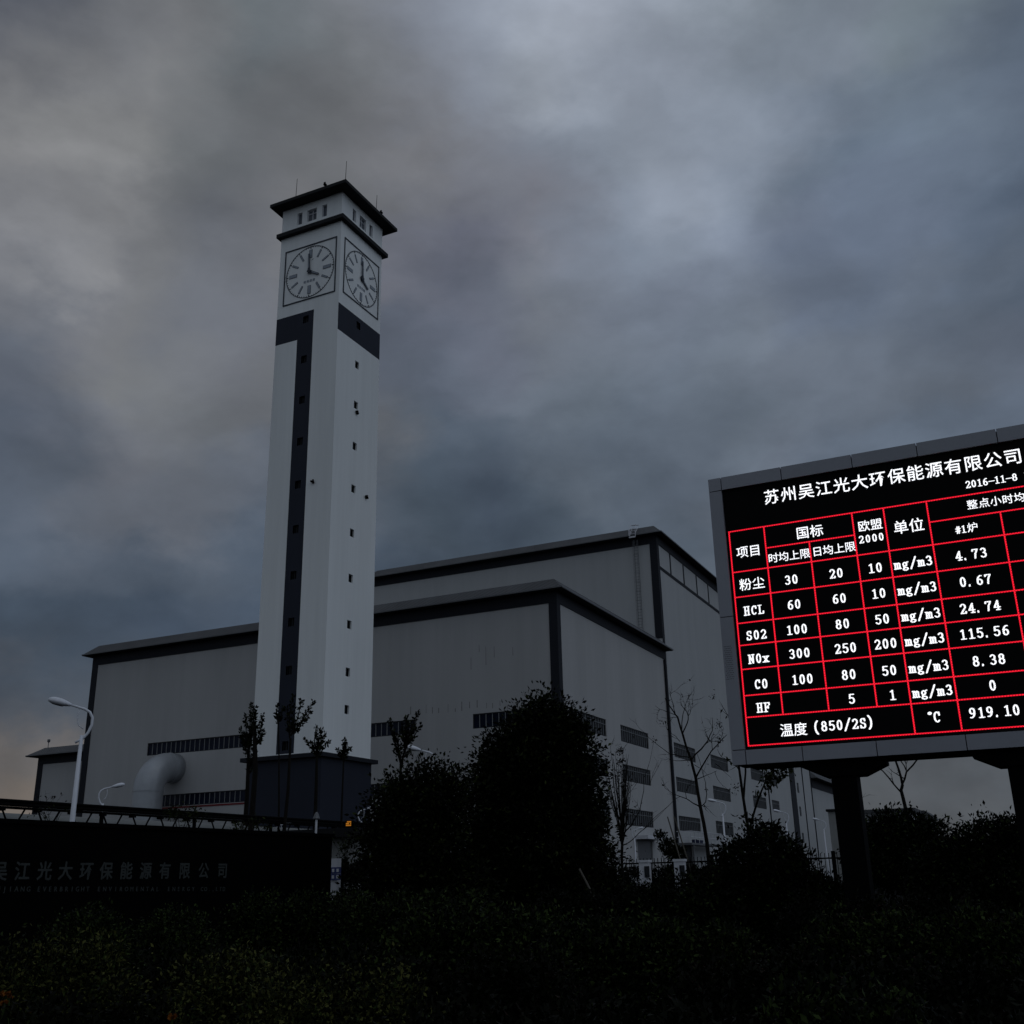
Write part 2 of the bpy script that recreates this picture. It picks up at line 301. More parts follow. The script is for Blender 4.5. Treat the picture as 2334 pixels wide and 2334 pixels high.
# ---------------------------------------------------------------- building blocks
def V(*a): return Vector(a)
class MB:
    """Collects faces in world coordinates; build() links them as one mesh object."""
    def __init__(self): self.v = []; self.f = []; self.mi = []
    def face(self, pts, mi=0):
        n = len(self.v); self.v += [tuple(p) for p in pts]; self.f.append(tuple(range(n, n + len(pts)))); self.mi.append(mi)
    def box(self, x0, x1, y0, y1, z0, z1, mi=0):
        c = [(x0, y0, z0), (x1, y0, z0), (x1, y1, z0), (x0, y1, z0), (x0, y0, z1), (x1, y0, z1), (x1, y1, z1), (x0, y1, z1)]
        n = len(self.v); self.v += c
        for q in ((0, 3, 2, 1), (4, 5, 6, 7), (0, 1, 5, 4), (1, 2, 6, 5), (2, 3, 7, 6), (3, 0, 4, 7)):
            self.f.append(tuple(n + i for i in q)); self.mi.append(mi)
        return self
    def obox(self, o, u, v, w, a0, a1, b0, b1, c0, c1, mi=0):
        """Box in a frame: origin o, axes u, v, w."""
        P = lambda a, b, c: o + u * a + v * b + w * c
        c = [P(a0, b0, c0), P(a1, b0, c0), P(a1, b1, c0), P(a0, b1, c0), P(a0, b0, c1), P(a1, b0, c1), P(a1, b1, c1), P(a0, b1, c1)]
        n = len(self.v); self.v += [tuple(p) for p in c]
        for q in ((0, 3, 2, 1), (4, 5, 6, 7), (0, 1, 5, 4), (1, 2, 6, 5), (2, 3, 7, 6), (3, 0, 4, 7)):
            self.f.append(tuple(n + i for i in q)); self.mi.append(mi)
        return self
    def prism(self, poly, z0, z1, mi=0):
        n = len(poly)
        self.face([(x, y, z0) for x, y in reversed(poly)], mi); self.face([(x, y, z1) for x, y in poly], mi)
        for i in range(n):
            (x0, y0), (x1, y1) = poly[i], poly[(i + 1) % n]
            self.face([(x0, y0, z0), (x1, y1, z0), (x1, y1, z1), (x0, y0, z1)], mi)
        return self
    def tube(self, pts, rad, sides=8, mi=0, cap=True):
        pts = [Vector(p) for p in pts]
        if isinstance(rad, (int, float)): rad = [rad] * len(pts)
        rings = []
        ref = None
        for i, p in enumerate(pts):
            t = (pts[min(i + 1, len(pts) - 1)] - pts[max(i - 1, 0)])
            if t.length < 1e-9: t = Vector((0, 0, 1))
            t.normalize()
            if ref is None: ref = t.orthogonal().normalized()
            a = ref - t * ref.dot(t)
            if a.length < 1e-6: a = t.orthogonal()
            a.normalize(); ref = a; b = t.cross(a)
            n0 = len(self.v)
            for k in range(sides):
                an = 2 * math.pi * k / sides
                self.v.append(tuple(p + (a * math.cos(an) + b * math.sin(an)) * rad[i]))
            rings.append(n0)
        for r0, r1 in zip(rings, rings[1:]):
            for k in range(sides):
                k2 = (k + 1) % sides
                self.f.append((r0 + k, r0 + k2, r1 + k2, r1 + k)); self.mi.append(mi)
        if cap:
            self.f.append(tuple(rings[0] + k for k in reversed(range(sides)))); self.mi.append(mi)
            self.f.append(tuple(rings[-1] + k for k in range(sides))); self.mi.append(mi)
        return self
    def wall(self, o, u, v, n, W, H, holes=(), depth=0.0, mi=0):
        """Flat wall with openings (a0, a1, b0, b1) and their reveals; n points outwards."""
        us = sorted({0.0, W} | {h[0] for h in holes} | {h[1] for h in holes})
        vs = sorted({0.0, H} | {h[2] for h in holes} | {h[3] for h in holes})
        P = lambda a, b, c=0.0: o + u * a + v * b - n * c
        flip = u.cross(v).dot(n) < 0
        def q(pts): self.face(list(reversed(pts)) if flip else pts, mi)
        for a0, a1 in zip(us, us[1:]):
            for b0, b1 in zip(vs, vs[1:]):
                ca, cb = (a0 + a1) / 2, (b0 + b1) / 2
                if any(h[0] < ca < h[1] and h[2] < cb < h[3] for h in holes): continue
                q([P(a0, b0), P(a1, b0), P(a1, b1), P(a0, b1)])
        for a0, a1, b0, b1 in holes:
            q([P(a0, b0), P(a0, b1), P(a0, b1, depth), P(a0, b0, depth)][::-1])
            q([P(a1, b0), P(a1, b1), P(a1, b1, depth), P(a1, b0, depth)])
            q([P(a0, b0), P(a1, b0), P(a1, b0, depth), P(a0, b0, depth)])
            q([P(a0, b1), P(a1, b1), P(a1, b1, depth), P(a0, b1, depth)][::-1])
        return self
    def build(self, name, mat, parent=None, smooth=False):
        off = Vector(parent["at"]) if parent is not None else Vector((0, 0, 0))
        me = bpy.data.meshes.new(name)
        arr = np.array(self.v, dtype=float).reshape(-1, 3) - np.array(off)
        me.from_pydata([tuple(p) for p in arr], [], self.f)
        for m in (mat if isinstance(mat, (list, tuple)) else [mat]): me.materials.append(m)
        if isinstance(mat, (list, tuple)):
            me.polygons.foreach_set("material_index", self.mi)
        if smooth: me.polygons.foreach_set("use_smooth", [True] * len(me.polygons))
        me.update()
        ob = bpy.data.objects.new(name, me); COL.objects.link(ob)
        if parent is not None:
            ob.parent = parent
            ob["at"] = tuple(parent["at"])
        else: ob["at"] = (0.0, 0.0, 0.0)
        return ob

def tag(o, label, cat=None, group=None, kind=None):
    o["label"] = label
    if cat: o["category"] = cat
    if group: o["group"] = group
    if kind: o["kind"] = kind
    return o
def thing(name, label, cat, at, group=None, kind=None):
    e = bpy.data.objects.new(name, None); COL.objects.link(e)
    e.location = at; e["at"] = tuple(float(a) for a in at); e.empty_display_size = 0.3
    return tag(e, label, cat, group, kind)
def copy_tree(src, at, rz=0.0, sc=1.0):
    """A copy of a thing with its parts and their sub-parts; copies share mesh data."""
    def rec(o, par):
        c = o.copy(); COL.objects.link(c)
        if par is not None:
            c.parent = par
        for ch in list(o.children): rec(ch, c)
        return c
    r = rec(src, None); r.location = at; r.rotation_euler = (0, 0, rz); r.scale = (sc, sc, sc)
    return r

UX, UY, UZ = V(1, 0, 0), V(0, 1, 0), V(0, 0, 1)

# ---------------------------------------------------------------- ground
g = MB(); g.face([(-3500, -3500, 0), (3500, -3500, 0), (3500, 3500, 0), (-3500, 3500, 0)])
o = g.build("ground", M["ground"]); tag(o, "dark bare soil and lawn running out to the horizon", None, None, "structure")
del o["label"]

# ---------------------------------------------------------------- clock tower
TX1, TY0 = -55.51, 77.09
TW = 7.62
TX0, TY1 = TX1 - TW, TY0 + TW
tower = thing("clock_tower", "tall white square clock tower with navy stripe rising in front of the grey hall", "tower", (TX1 - TW / 2, TY0 + TW / 2, 0))
FRONT = (V(TX0, TY0, 0), UX, UZ, -UY)         # origin, right, up, outward normal
RIGHT = (V(TX1, TY0, 0), UY, UZ, UX)
def rect(c, w, h): return (c[0] - w / 2, c[0] + w / 2, c[1] - h / 2, c[1] + h / 2)
WZ = [13.2, 16.5, 19.9, 24.35, 28.8, 33.3, 37.8, 42.27, 46.7, 51.15, 55.65]
SH = 69.6
WA, WB = 3.62, 3.58
front_small = [rect((TW - 3.93, z), 0.66, 0.80) for z in WZ if z != 16.5]
right_small = [rect((WB, z), 0.70, 0.80) for z in WZ]
top_front = [rect((TW / 2 + d, 68.0), w, 1.42) for d, w in ((-1.55, 0.62), (0.0, 1.2), (1.6, 0.62))]
top_right = [rect((TW / 2 + d, 68.05), w, 1.42) for d, w in ((-1.55, 0.62), (0.05, 1.2), (1.62, 0.62))]
b = MB()
b.wall(*FRONT, TW, SH, front_small + top_front, 0.28)
b.wall(*RIGHT, TW, SH, right_small + top_right, 0.28)
b.wall(V(TX0, TY0, 0), UY, UZ, -UX, TW, SH); b.wall(V(TX0, TY1, 0), UX, UZ, UY, TW, SH)
b.face([(TX0, TY0, SH), (TX1, TY0, SH), (TX1, TY1, SH), (TX0, TY1, SH)])
b.build("shaft", M["tower_white"], tower)
def window(parent, face, h, depth, kind="plain", fw=0.07, fmat="frame", gmat="glass"):
    """A framed window set back in its opening; the pane is its sub-part."""
    oo, u, v, n = face; a0, a1, b0, b1 = h
    f = MB(); mull = MB(); d1, d0 = -(depth - 0.02), -(depth - 0.11)
    def bar(x0, x1, y0, y1, e0=d1, e1=d0): f.obox(oo, u, v, n, x0, x1, y0, y1, e0, e1)
    bar(a0, a0 + fw, b0, b1); bar(a1 - fw, a1, b0, b1); bar(a0 + fw, a1 - fw, b0, b0 + fw); bar(a0 + fw, a1 - fw, b1 - fw, b1)
    w, h_ = a1 - a0, b1 - b0
    if kind == "cross":
        bar((a0 + a1) / 2 - .035, (a0 + a1) / 2 + .035, b0 + fw, b1 - fw, d1, d0 - .01); bar(a0 + fw, a1 - fw, b0 + .66 * h_, b0 + .66 * h_ + .07, d1, d0 - .02)
    if kind == "half":
        bar((a0 + a1) / 2 - .03, (a0 + a1) / 2 + .03, b0 + fw, b1 - fw, d1, d0 - .01)
    if isinstance(kind, float):                # mullions at this pitch
        k = max(1, round(w / kind))
        for i in range(1, k):
            x = a0 + w * i / k; mull.obox(oo, u, v, n, x - .03, x + .03, b0 + fw, b1 - fw, d1, d0 - .01)
    wo = f.build("window", M[fmat], parent)
    if mull.v: mull.build("mullions", M["frame"], wo)
    g_ = MB(); P = lambda a, b_: oo + u * a + v * b_ - n * (depth - 0.03)
    pts = [P(a0 + .01, b0 + .01), P(a1 - .01, b0 + .01), P(a1 - .01, b1 - .01), P(a0 + .01, b1 - .01)]
    if u.cross(v).dot(n) < 0: pts.reverse()
    g_.face(pts); g_.build("pane", M[gmat], wo)
    return wo
for h in front_small: window(tower, FRONT, h, 0.28, "half", .05, "dark_frame", "dark_glass")
for h in right_small: window(tower, RIGHT, h, 0.28, "half", .05, "dark_frame", "dark_glass")
for hs, fc in ((top_front, FRONT), (top_right, RIGHT)):
    for i, h in enumerate(hs): window(tower, fc, h, 0.28, "cross" if i == 1 else "plain", .06, "white_paint", "top_glass")

# painted navy band and stripe, standing a few millimetres off the white render, with the window openings left clear
def painted(face, regions, holes, name):
    oo, u, v, n = face; bb = MB()
    for (a0, a1, b0, b1) in regions:
        hs = [h for h in holes if a0 < (h[0] + h[1]) / 2 < a1 and b0 < (h[2] + h[3]) / 2 < b1]
        o2 = oo + u * a0 + v * b0 + n * 0.004
        bb.wall(o2, u, v, n, a1 - a0, b1 - b0, [(h[0] - a0, h[1] - a0, h[2] - b0, h[3] - b0) for h in hs], 0.27)
    return bb.build(name, M["tower_navy"], tower)
SX0, SX1 = TW - 4.90, TW - 2.98
painted(FRONT, [(0.0, SX0, 53.55, 56.55), (SX0, SX1, 12.5, 56.55)], front_small, "navy_stripe")
painted(RIGHT, [(0.0, TW, 53.57, 56.57)], right_small, "navy_band")

# cornice, roof
def slab(x0, x1, y0, y1, z0, z1): return MB().box(x0, x1, y0, y1, z0, z1)
b = MB()
for (x0, x1, y0, y1) in ((TX0 - .3, TX1 + .5, TY0 - .5, TY0 - .003), (TX0 - .3, TX1 + .5, TY1 + .003, TY1 + .5), (TX0 - .3, TX0 - .003, TY0 - .003, TY1 + .003), (TX1 + .003, TX1 + .5, TY0 - .003, TY1 + .003)):
    b.box(x0, x1, y0, y1, 66.1, 66.55)
b.build("cornice", M["tower_roof"], tower)
ro = 1.2
rl = .82
b = MB().box(TX0 - rl, TX1 + ro, TY0 - ro, TY1 + ro, 69.62, 69.98)
cx, cy = (TX0 + TX1) / 2, (TY0 + TY1) / 2
ring = [(TX0 - rl, TY0 - ro), (TX1 + ro, TY0 - ro), (TX1 + ro, TY1 + ro), (TX0 - rl, TY1 + ro)]
for i in range(4):
    (xa, ya), (xb, yb) = ring[i], ring[(i + 1) % 4]
    b.face([(xa, ya, 69.985), (xb, yb, 69.985), (cx, cy, 71.0)])
roof = b.build("roof", M["tower_roof"], tower)
for (x, y, h) in ((-60.7, TY0 - ro + .15, 2.15), (-54.45, TY0 - ro + .15, 2.2), (TX1 + ro - .15, 81.85, 1.75), (TX0 - rl + .2, 83.5, 1.9)):
    MB().tube([(x, y, 69.98), (x, y, 70.15), (x + .05, y, 70.1 + h)], [.05, .03, .022], 6).build("lightning_rod", M["black_metal"], roof)
for (x, y) in ((-57.0, TY0 - ro + .15), (TX1 + ro - .2, 82.9)):
    b = MB().tube([(x, y, 69.98), (x, y, 70.2)], .05, 6); b.box(x - .14, x + .14, y - .12, y + .12, 70.2, 70.36)
    b.prism([(x - .12, y - .1), (x + .12, y - .1), (x + .04, y + .06), (x - .04, y + .06)], 70.36, 70.55)
    b.build("floodlight", M["black_metal"], roof)
# navy plinth building round the foot
b = MB()
PX0, PX1, PY0, PY1 = TX0 - .35, TX1 + .08, TY0 - .1, TY1 + .08
b.box(PX0, PX1, PY0, PY1, 0, 12.0)
base = b.build("base_block", M["base_navy"], tower)
b = MB()
for (x0, x1, y0, y1) in ((PX0 - .45, PX1 + .45, PY0 - .45, TY0 - .003), (PX0 - .45, PX1 + .45, TY1 + .003, PY1 + .45), (PX0 - .45, TX0 - .003, TY0 - .003, TY1 + .003), (TX1 + .003, PX1 + .45, TY0 - .003, TY1 + .003)):
    b.box(x0, x1, y0, y1, 12.003, 12.36)
b.build("eave", M["navy"], base)
# bracket lights part-way up
for (o_, u, n) in ((V(TX1 - 2.15, TY0, 37.75), UX, -UY), (V(TX1, TY0 + 5.69, 37.65), UY, UX), (V(TX0, TY0 + 1.2, 26.6), UY, -UX), (V(TX1, TY0 + 3.62, 45.95), UY, UX)):
    b = MB(); b.obox(o_, u, UZ, n, -.04, .04, -.2, .16, 0.0, .08); b.obox(o_, u, UZ, n, -.17, -.04, -.06, .1, .06, .26); b.obox(o_, u, UZ, n, .04, .17, -.2, -.03, .05, .26); b.obox(o_, u, UZ, n, .045, .13, 0.0, .18, .08, .22)
    b.build("bracket_light", M["black_metal"], tower)

# clocks
def clock(face, ca, cb, hour_deg, minute_deg):
    oo, u, v, n = face
    C = oo + u * ca + v * cb
    fr = MB(); s = 3.24; t = .12
    def bx(mb, a0, a1, b0, b1, c0, c1): mb.obox(C, u, v, n, a0, a1, b0, b1, c0, c1)
    bx(fr, -s, s, s - t, s, 0.004, .07); bx(fr, -s, s, -s, -s + t, 0.004, .07); bx(fr, -s, -s + t, -s + t, s - t, 0.004, .07); bx(fr, s - t, s, -s + t, s - t, 0.004, .07)
    ck = fr.build("clock", M["marker_edge"], tower)
    rg = MB(); R0, R1 = 2.93, 2.99; K = 96
    for k in range(K):
        a, a2 = 2 * math.pi * k / K, 2 * math.pi * (k + 1) / K
        P = lambda r, an, c: C + u * (r * math.sin(an)) + v * (r * math.cos(an)) + n * c
        rg.face([P(R0, a, .04), P(R1, a, .04), P(R1, a2, .04), P(R0, a2, .04)]); rg.face([P(R1, a, .04), P(R1, a, 0), P(R1, a2, 0), P(R1, a2, .04)]); rg.face([P(R0, a, 0), P(R0, a, .04), P(R0, a2, .04), P(R0, a2, 0)])
    def radial(mb, deg, r0, r1, w0, w1, c0, c1, mi=0):
        an = math.radians(deg); e = u * math.sin(an) + v * math.cos(an); p = u * math.cos(an) - v * math.sin(an)
        q = [(r0, -w0), (r1, -w1), (r1, w1), (r0, w0)]
        lo = [C + e * r + p * w + n * c0 for r, w in q]; hi = [C + e * r + p * w + n * c1 for r, w in q]
        mb.face(hi[::-1], mi)
        for i in range(4): j = (i + 1) % 4; mb.face([lo[i], lo[j], hi[j], hi[i]][::-1], mi)
    for k in range(60):
        radial(rg, k * 6, 2.83 if k % 5 else 2.72, 2.93, .022 if k % 5 else .05, .022 if k % 5 else .05, .004, .045)
    rg.build("minute_ring", M["marker_edge"], ck)
    for k in range(12):
        big = k % 3 == 0
        mk = MB(); w = .20 if big else .11; r0 = 1.62 if big else 1.72
        radial(mk, k * 30, r0, 2.60, w, w, .004, .03, 0); radial(mk, k * 30, r0 + .035, 2.565, w - .035, w - .035, .03, .04, 1)
        mk.build("hour_marker", [M["marker_edge"], M["marker"]], ck)
    for nm, deg, ln, w, c in (("hour_hand", hour_deg, 1.32, .13, .08), ("minute_hand", minute_deg, 2.05, .12, .15)):
        hd = MB(); radial(hd, deg, -.30, .35, .15, .14, c, c + .06, 0); radial(hd, deg, .35, ln, w, w * .75, c, c + .06, 0); radial(hd, deg, .38, ln - .06, w - .07, w * .75 - .06, c + .06, c + .07, 1)
        if nm == "minute_hand":
            hd.tube([C, C + n * .25], .2, 14)
        hd.build(nm, [M["marker_edge"], M["marker"]], ck)
    sm = MB()                                   # the maker's mark: four small characters, too small to read, and a crest under the twelve
    for i in range(4):
        x = -.72 + i * .37
        for (a0, a1, b0, b1) in ((0, .28, .22, .27), (0, .28, .08, .13), (.02, .07, -.02, .22), (.21, .26, -.02, .22), (.11, .16, .0, .3)):
            bx(sm, x + a0, x + a1, -1.22 + b0, -1.22 + b1, .004, .02 + .001 * i + .002 * (a0 > .1))
    sm.face([C + u * .05 + v * 1.18 + n * .02, C + u * .22 + v * 1.42 + n * .02, C + u * .5 + v * 1.44 + n * .02, C + u * .2 + v * 1.3 + n * .02])
    sm.build("maker_mark", M["marker"], ck)
    return ck
clock(FRONT, TW - 3.70, 61.12, 119.0, -3.0)
clock(RIGHT, 3.88, 61.27, 121.0, -1.5)

# ---------------------------------------------------------------- halls
def ring_boxes(b, x0, x1, y0, y1, t, z0, z1, mi=0):
    """Four boxes standing t proud of a rectangular wall."""
    b.box(x0 - t, x1 + t, y0 - t, y0 - .003, z0, z1, mi); b.box(x0 - t, x1 + t, y1 + .003, y1 + t, z0, z1, mi)
    b.box(x0 - t, x0 - .003, y0 - .003, y1 + .003, z0, z1, mi); b.box(x1 + .003, x1 + t, y0 - .003, y1 + .003, z0, z1, mi)
def eave_roof(par, x0, x1, y0, y1, ze, zr, o=1.0, s=.3):
    """Sloping metal skirt round a flat top, with soffit and fascia."""
    A = [(x0 - o, y0 - o), (x1 + o, y0 - o), (x1 + o, y1 + o), (x0 - o, y1 + o)]
    B_ = [(x0 + s, y0 + s), (x1 - s, y0 + s), (x1 - s, y1 - s), (x0 + s, y1 - s)]
    W_ = [(x0 + .01, y0 + .01), (x1 - .01, y0 + .01), (x1 - .01, y1 - .01), (x0 + .01, y1 - .01)]
    r = MB(); f = .16
    for i in range(4):
        j = (i + 1) % 4
        r.face([(*A[i], ze + f), (*A[j], ze + f), (*B_[j], zr), (*B_[i], zr)])
    r.face([(*p, zr) for p in B_])
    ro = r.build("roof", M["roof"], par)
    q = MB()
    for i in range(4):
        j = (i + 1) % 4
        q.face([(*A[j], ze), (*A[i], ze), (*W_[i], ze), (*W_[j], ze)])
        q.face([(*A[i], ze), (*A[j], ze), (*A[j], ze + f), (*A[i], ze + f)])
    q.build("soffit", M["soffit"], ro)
    # gutter lip along the eave
    gt = MB()
    for i in range(4):
        (xa, ya), (xb, yb) = A[i], A[(i + 1) % 4]
        dx, dy = (xb - xa), (yb - ya); ln = math.hypot(dx, dy); nx, ny = dy / ln, -dx / ln
        gt.obox(V(xa, ya, ze + f), V(dx / ln, dy / ln, 0), V(nx, ny, 0), UZ, 0, ln, .003, .12, -.1, .04)
    gt.build("gutter", M["grey_metal"], ro)
    return ro
def strip(b, face, a0, a1, z0, z1, t=.09):
    oo, u, v, n = face; b.obox(oo, u, v, n, a0, a1, z0, z1, .003, t)

# front hall: long low block
HX0, HX1, HY0, HY1 = -108.6, -42.82, 100.0, 135.7
hall = thing("front_hall", "long grey factory hall with navy eaves and ribbon windows behind the clock tower", "building", ((HX0 + HX1) / 2, (HY0 + HY1) / 2, 0))
HF = (V(HX0, HY0, 0), UX, UZ, -UY); HR = (V(HX1, HY0, 0), UY, UZ, UX)
fx = lambda x: x - HX0
ribbons = [(fx(-98.0), fx(-79.5), 16.9, 18.42), (fx(-71.5), fx(-59.9), 16.75, 18.28), (fx(-52.85), fx(-45.3), 16.72, 18.25),
           (fx(-95.3), fx(-79.5), 10.72, 12.1), (fx(-71.5), fx(-59.9), 10.4, 11.75), (fx(-52.85), fx(-45.3), 10.4, 11.75)]
HT = 30.3
YW = [(3.2, 12.95), (17.55, 27.4)]
ROWS = [(16.5, 18.4), (12.1, 13.95), (7.2, 9.05)]
barred = [(a0, a1, z0, z1) for (z0, z1) in ROWS for (a0, a1) in YW]
door_hole = [(21.2, 26.4, .0, 5.7)]
b = MB(); b.wall(*HF, HX1 - HX0, HT, ribbons, .2); b.wall(*HR, HY1 - HY0, HT, barred + door_hole, .22)
b.wall(V(HX0, HY0, 0), UY, UZ, -UX, HY1 - HY0, HT); b.wall(V(HX0, HY1, 0), UX, UZ, UY, HX1 - HX0, HT)
b.build("wall", M["hall_wall"], hall)
for h in ribbons: window(hall, HF, h, .2, .74, .10, "dark_frame", "glass")
def barred_window(par, face, h, depth=.22, bars=13):
    w = window(par, face, h, depth, "plain", .12, "dark_frame", "dark_glass")
    oo, u, v, n = face; a0, a1, b0, b1 = h; q = MB()
    for i in range(1, bars):
        x = a0 + (a1 - a0) * i / bars
        q.obox(oo, u, v, n, x - .05, x + .05, b0 + .12, b1 - .12, -.08, -.04)
    q.obox(oo, u, v, n, a0 + .12, a1 - .12, b0 + .68 * (b1 - b0), b0 + .68 * (b1 - b0) + .07, -.035, -.01)
    q.build("grille", M["bar"], w)
    return w
for h in barred: barred_window(hall, HR, h)
b = MB(); ring_boxes(b, HX0, HX1, HY0, HY1, .10, 29.1, HT - .004); b.build("eave_band", M["navy"], hall)
for fc, spans in ((HF, [(-.09, .86), (HX1 - HX0 - .86, HX1 - HX0 + .09)]), (HR, [(-.0, .82)])):
    for (a0, a1) in spans:
        b = MB(); strip(b, fc, a0, a1, 0, 29.095); b.build("corner_strip", M["navy"], hall)
eave_roof(hall, HX0, HX1, HY0, HY1, HT, 31.75, 1.05, .3)
b = MB(); strip(b, HF, fx(-95.3), fx(-79.5), 10.46, 10.66, .05); b.build("red_sill", M["red_paint"], hall)
b = MB(); b.tube([(HX1 + .2, 136.1 - .55, 0), (HX1 + .2, 136.1 - .55, 29.0)], .17, 8); b.build("downpipe", M["navy"], hall)
# streaks of dirt that have run down the render above the ribbon window
rng = random.Random(5)
b = MB()
for i in range(13):
    x = -60.5 + i * .92 + rng.uniform(-.15, .15); t = 18.65 + rng.uniform(.0, .25) ; l = rng.uniform(.35, 1.0); w = rng.uniform(.02, .05)
    b.face([(x - w, HY0 - .004, t), (x + w, HY0 - .004, t), (x + w * .8, HY0 - .004, t + l), (x - w * .8, HY0 - .004, t + l)])
for (x, z, l) in ((-53.0, 24.3, 1.3), (-51.2, 25.3, 2.0), (-50.2, 25.2, 1.2), (-48.0, 24.9, .9), (-52.0, 25.6, .8)):
    b.face([(x - .03, HY0 - .004, z - l), (x + .03, HY0 - .004, z - l), (x + .02, HY0 - .004, z), (x - .02, HY0 - .004, z)])
b.build("dirt_streak", material("wall_streak", (0.16, 0.155, 0.15), 0.85, vary=.3, vscale=3), hall)
# loading door and its hood
q = MB(); q.obox(V(HX1, HY0, 0), UY, UZ, UX, 21.2, 26.4, 2.4, 5.7, -.2, -.15, 0); q.obox(V(HX1, HY0, 0), UY, UZ, UX, 21.2, 26.4, 0, 2.395, -.2, -.16, 1)
dr = q.build("loading_door", [M["grey_metal"], M["dark_glass"]], hall)
q = MB(); q.obox(V(HX1, HY0, 0), UY, UZ, UX, 20.4, 27.3, 5.75, 6.15, .003, 1.6); q.build("door_hood", M["white_paint"], dr)

# boiler hall: the tall block behind
BX0, BX1, BY0, BY1 = -89.0, -42.80, 135.8, 176.0
boiler = thing("boiler_hall", "tallest grey hall with a caged ladder and navy trim, behind the long hall", "building", ((BX0 + BX1) / 2, (BY0 + BY1) / 2, 0))
BF = (V(BX0, BY0, 0), UX, UZ, -UY); BR = (V(BX1, BY0, 0), UY, UZ, UX)
BT = 46.55
YB = [(1.75, 11.5), (19.15, 28.75)]
barredB = [(a0, a1, z0, z1) for (z0, z1) in ROWS for (a0, a1) in YB]
dh = [(2.1, 6.9, 0.0, 5.5)]
b = MB(); b.wall(*BF, BX1 - BX0, BT); b.wall(*BR, BY1 - BY0, BT, barredB + dh, .22)
b.wall(V(BX0, BY0, 0), UY, UZ, -UX, BY1 - BY0, BT); b.wall(V(BX0, BY1, 0), UX, UZ, UY, BX1 - BX0, BT)
b.build("wall", M["wing_wall"], boiler)
for h in barredB: barred_window(boiler, BR, h)
q = MB(); q.obox(V(BX1, BY0, 0), UY, UZ, UX, 2.1, 6.9, 0, 5.5, -.2, -.16); q.build("loading_door", M["dark_glass"], boiler)
b = MB(); ring_boxes(b, BX0, BX1, BY0, BY1, .10, 45.4, BT - .004); b.build("eave_band", M["navy"], boiler)
for fc_, a0, a1, z0 in ((BF, BX1 - BX0 - .95, BX1 - BX0 + .09, 32), (BR, 0, .8, 0)):
    b = MB(); strip(b, fc_, a0, a1, z0, 45.395); b.build("corner_strip", M["navy"], boiler)
b = MB(); strip(b, BR, .805, BY1 - BY0, 41.85, 42.3, .07)
for y in (141.75, 148.1, 154.8, 161.2, 167.6, 174.0): strip(b, BR, y - BY0 - .2, y - BY0 + .2, 42.305, 45.395, .07)
b.build("panel_trim", M["navy"], boiler)
eave_roof(boiler, BX0, BX1, BY0, BY1, BT, 48.05, 1.1, .3)
# caged ladder up the front
b = MB()
lx0, lx1, ly = -45.95, -45.35, BY0 - .35
for x in (lx0, lx1): b.tube([(x, ly, 31), (x, ly, 46.2)], .035, 5)
z = 31.2
while z < 46.2:
    b.tube([(lx0, ly, z), (lx1, ly, z)], .02, 5); z += .42
z = 33.5
while z < 46:
    b.tube([(lx0 + .3 + .42 * math.cos(a), ly - .1 - .5 * max(0.0, math.sin(a)), z) for a in [math.pi * i / 8 for i in range(9)]], .02, 5); z += 1.3
for dx in (-.3, 0, .3): b.tube([(lx0 + .3 + dx, ly - .58 + abs(dx) * .3, 33.5), (lx0 + .3 + dx, ly - .58 + abs(dx) * .3, 46)], .022, 5)
lad = b.build("ladder", M["grey_metal"], boiler)
b = MB()
for x in (lx0 - .1, lx1 + .1):
    b.tube([(x, BY0 - 1.45, 46.3), (x, BY0 - 1.45, 47.5), (x, BY0 - .9, 48.2), (x, BY0 + .5, 48.6)], .045, 6)
    b.tube([(x, BY0 - 1.4, 46.9), (x, BY0 + .1, 48.3)], .04, 6)
for z in (46.4, 46.8, 47.2, 47.5): b.tube([(lx0 - .1, BY0 - 1.45, z), (lx1 + .1, BY0 - 1.45, z)], .035, 6)
for yy, zz in ((BY0 - .9, 48.2), (BY0 + .5, 48.6)): b.tube([(lx0 - .1, yy, zz), (lx1 + .1, yy, zz)], .05, 6)
b.box(lx0 - .2, lx0 - .15, BY0 - 1.7, BY0 - .5, 46.5, 47.4); b.box(lx0 - .15, lx1 + .15, BY0 - 1.75, BY0 - 1.6, 46.15, 46.3)
b.build("roof_cage", M["white_paint"], lad)

# windowed wing running back along the same line
WX0, WX1, WY0, WY1 = -74.0, -42.82, 176.1, 229.5
wing = thing("rear_wing", "pale windowed wing running back beneath the red display board", "building", ((WX0 + WX1) / 2, (WY0 + WY1) / 2, 0))
WR = (V(WX1, WY0, 0), UY, UZ, UX)
WT = 25.0
yw = [(178.7, 188.0), (192.2, 198.0), (215.2, 217.0)]
wh = [(a0 - WY0, a1 - WY0, z0, z1) for (z0, z1) in ROWS for (a0, a1) in yw]
b = MB(); b.wall(*WR, WY1 - WY0, WT, wh, .22); b.wall(V(WX0, WY0, 0), UX, UZ, -UY, WX1 - WX0, WT); b.wall(V(WX0, WY1, 0), UX, UZ, UY, WX1 - WX0, WT); b.wall(V(WX0, WY0, 0), UY, UZ, -UX, WY1 - WY0, WT)
b.build("wall", M["wing_wall"], wing)
for h in wh: barred_window(wing, WR, h, bars=10 if h[1] - h[0] > 3 else 3)
b = MB(); strip(b, WR, 208.9 - WY0, 213.3 - WY0, 0, WT - 1.3, .12); b.build("corner_strip", M["navy"], wing)
for y in (190.2, 221.1, 229.3):
    b = MB(); strip(b, WR, y - WY0 - .17, y - WY0 + .17, 0, WT - 1.3, .14); b.build("downpipe", M["navy"], wing)
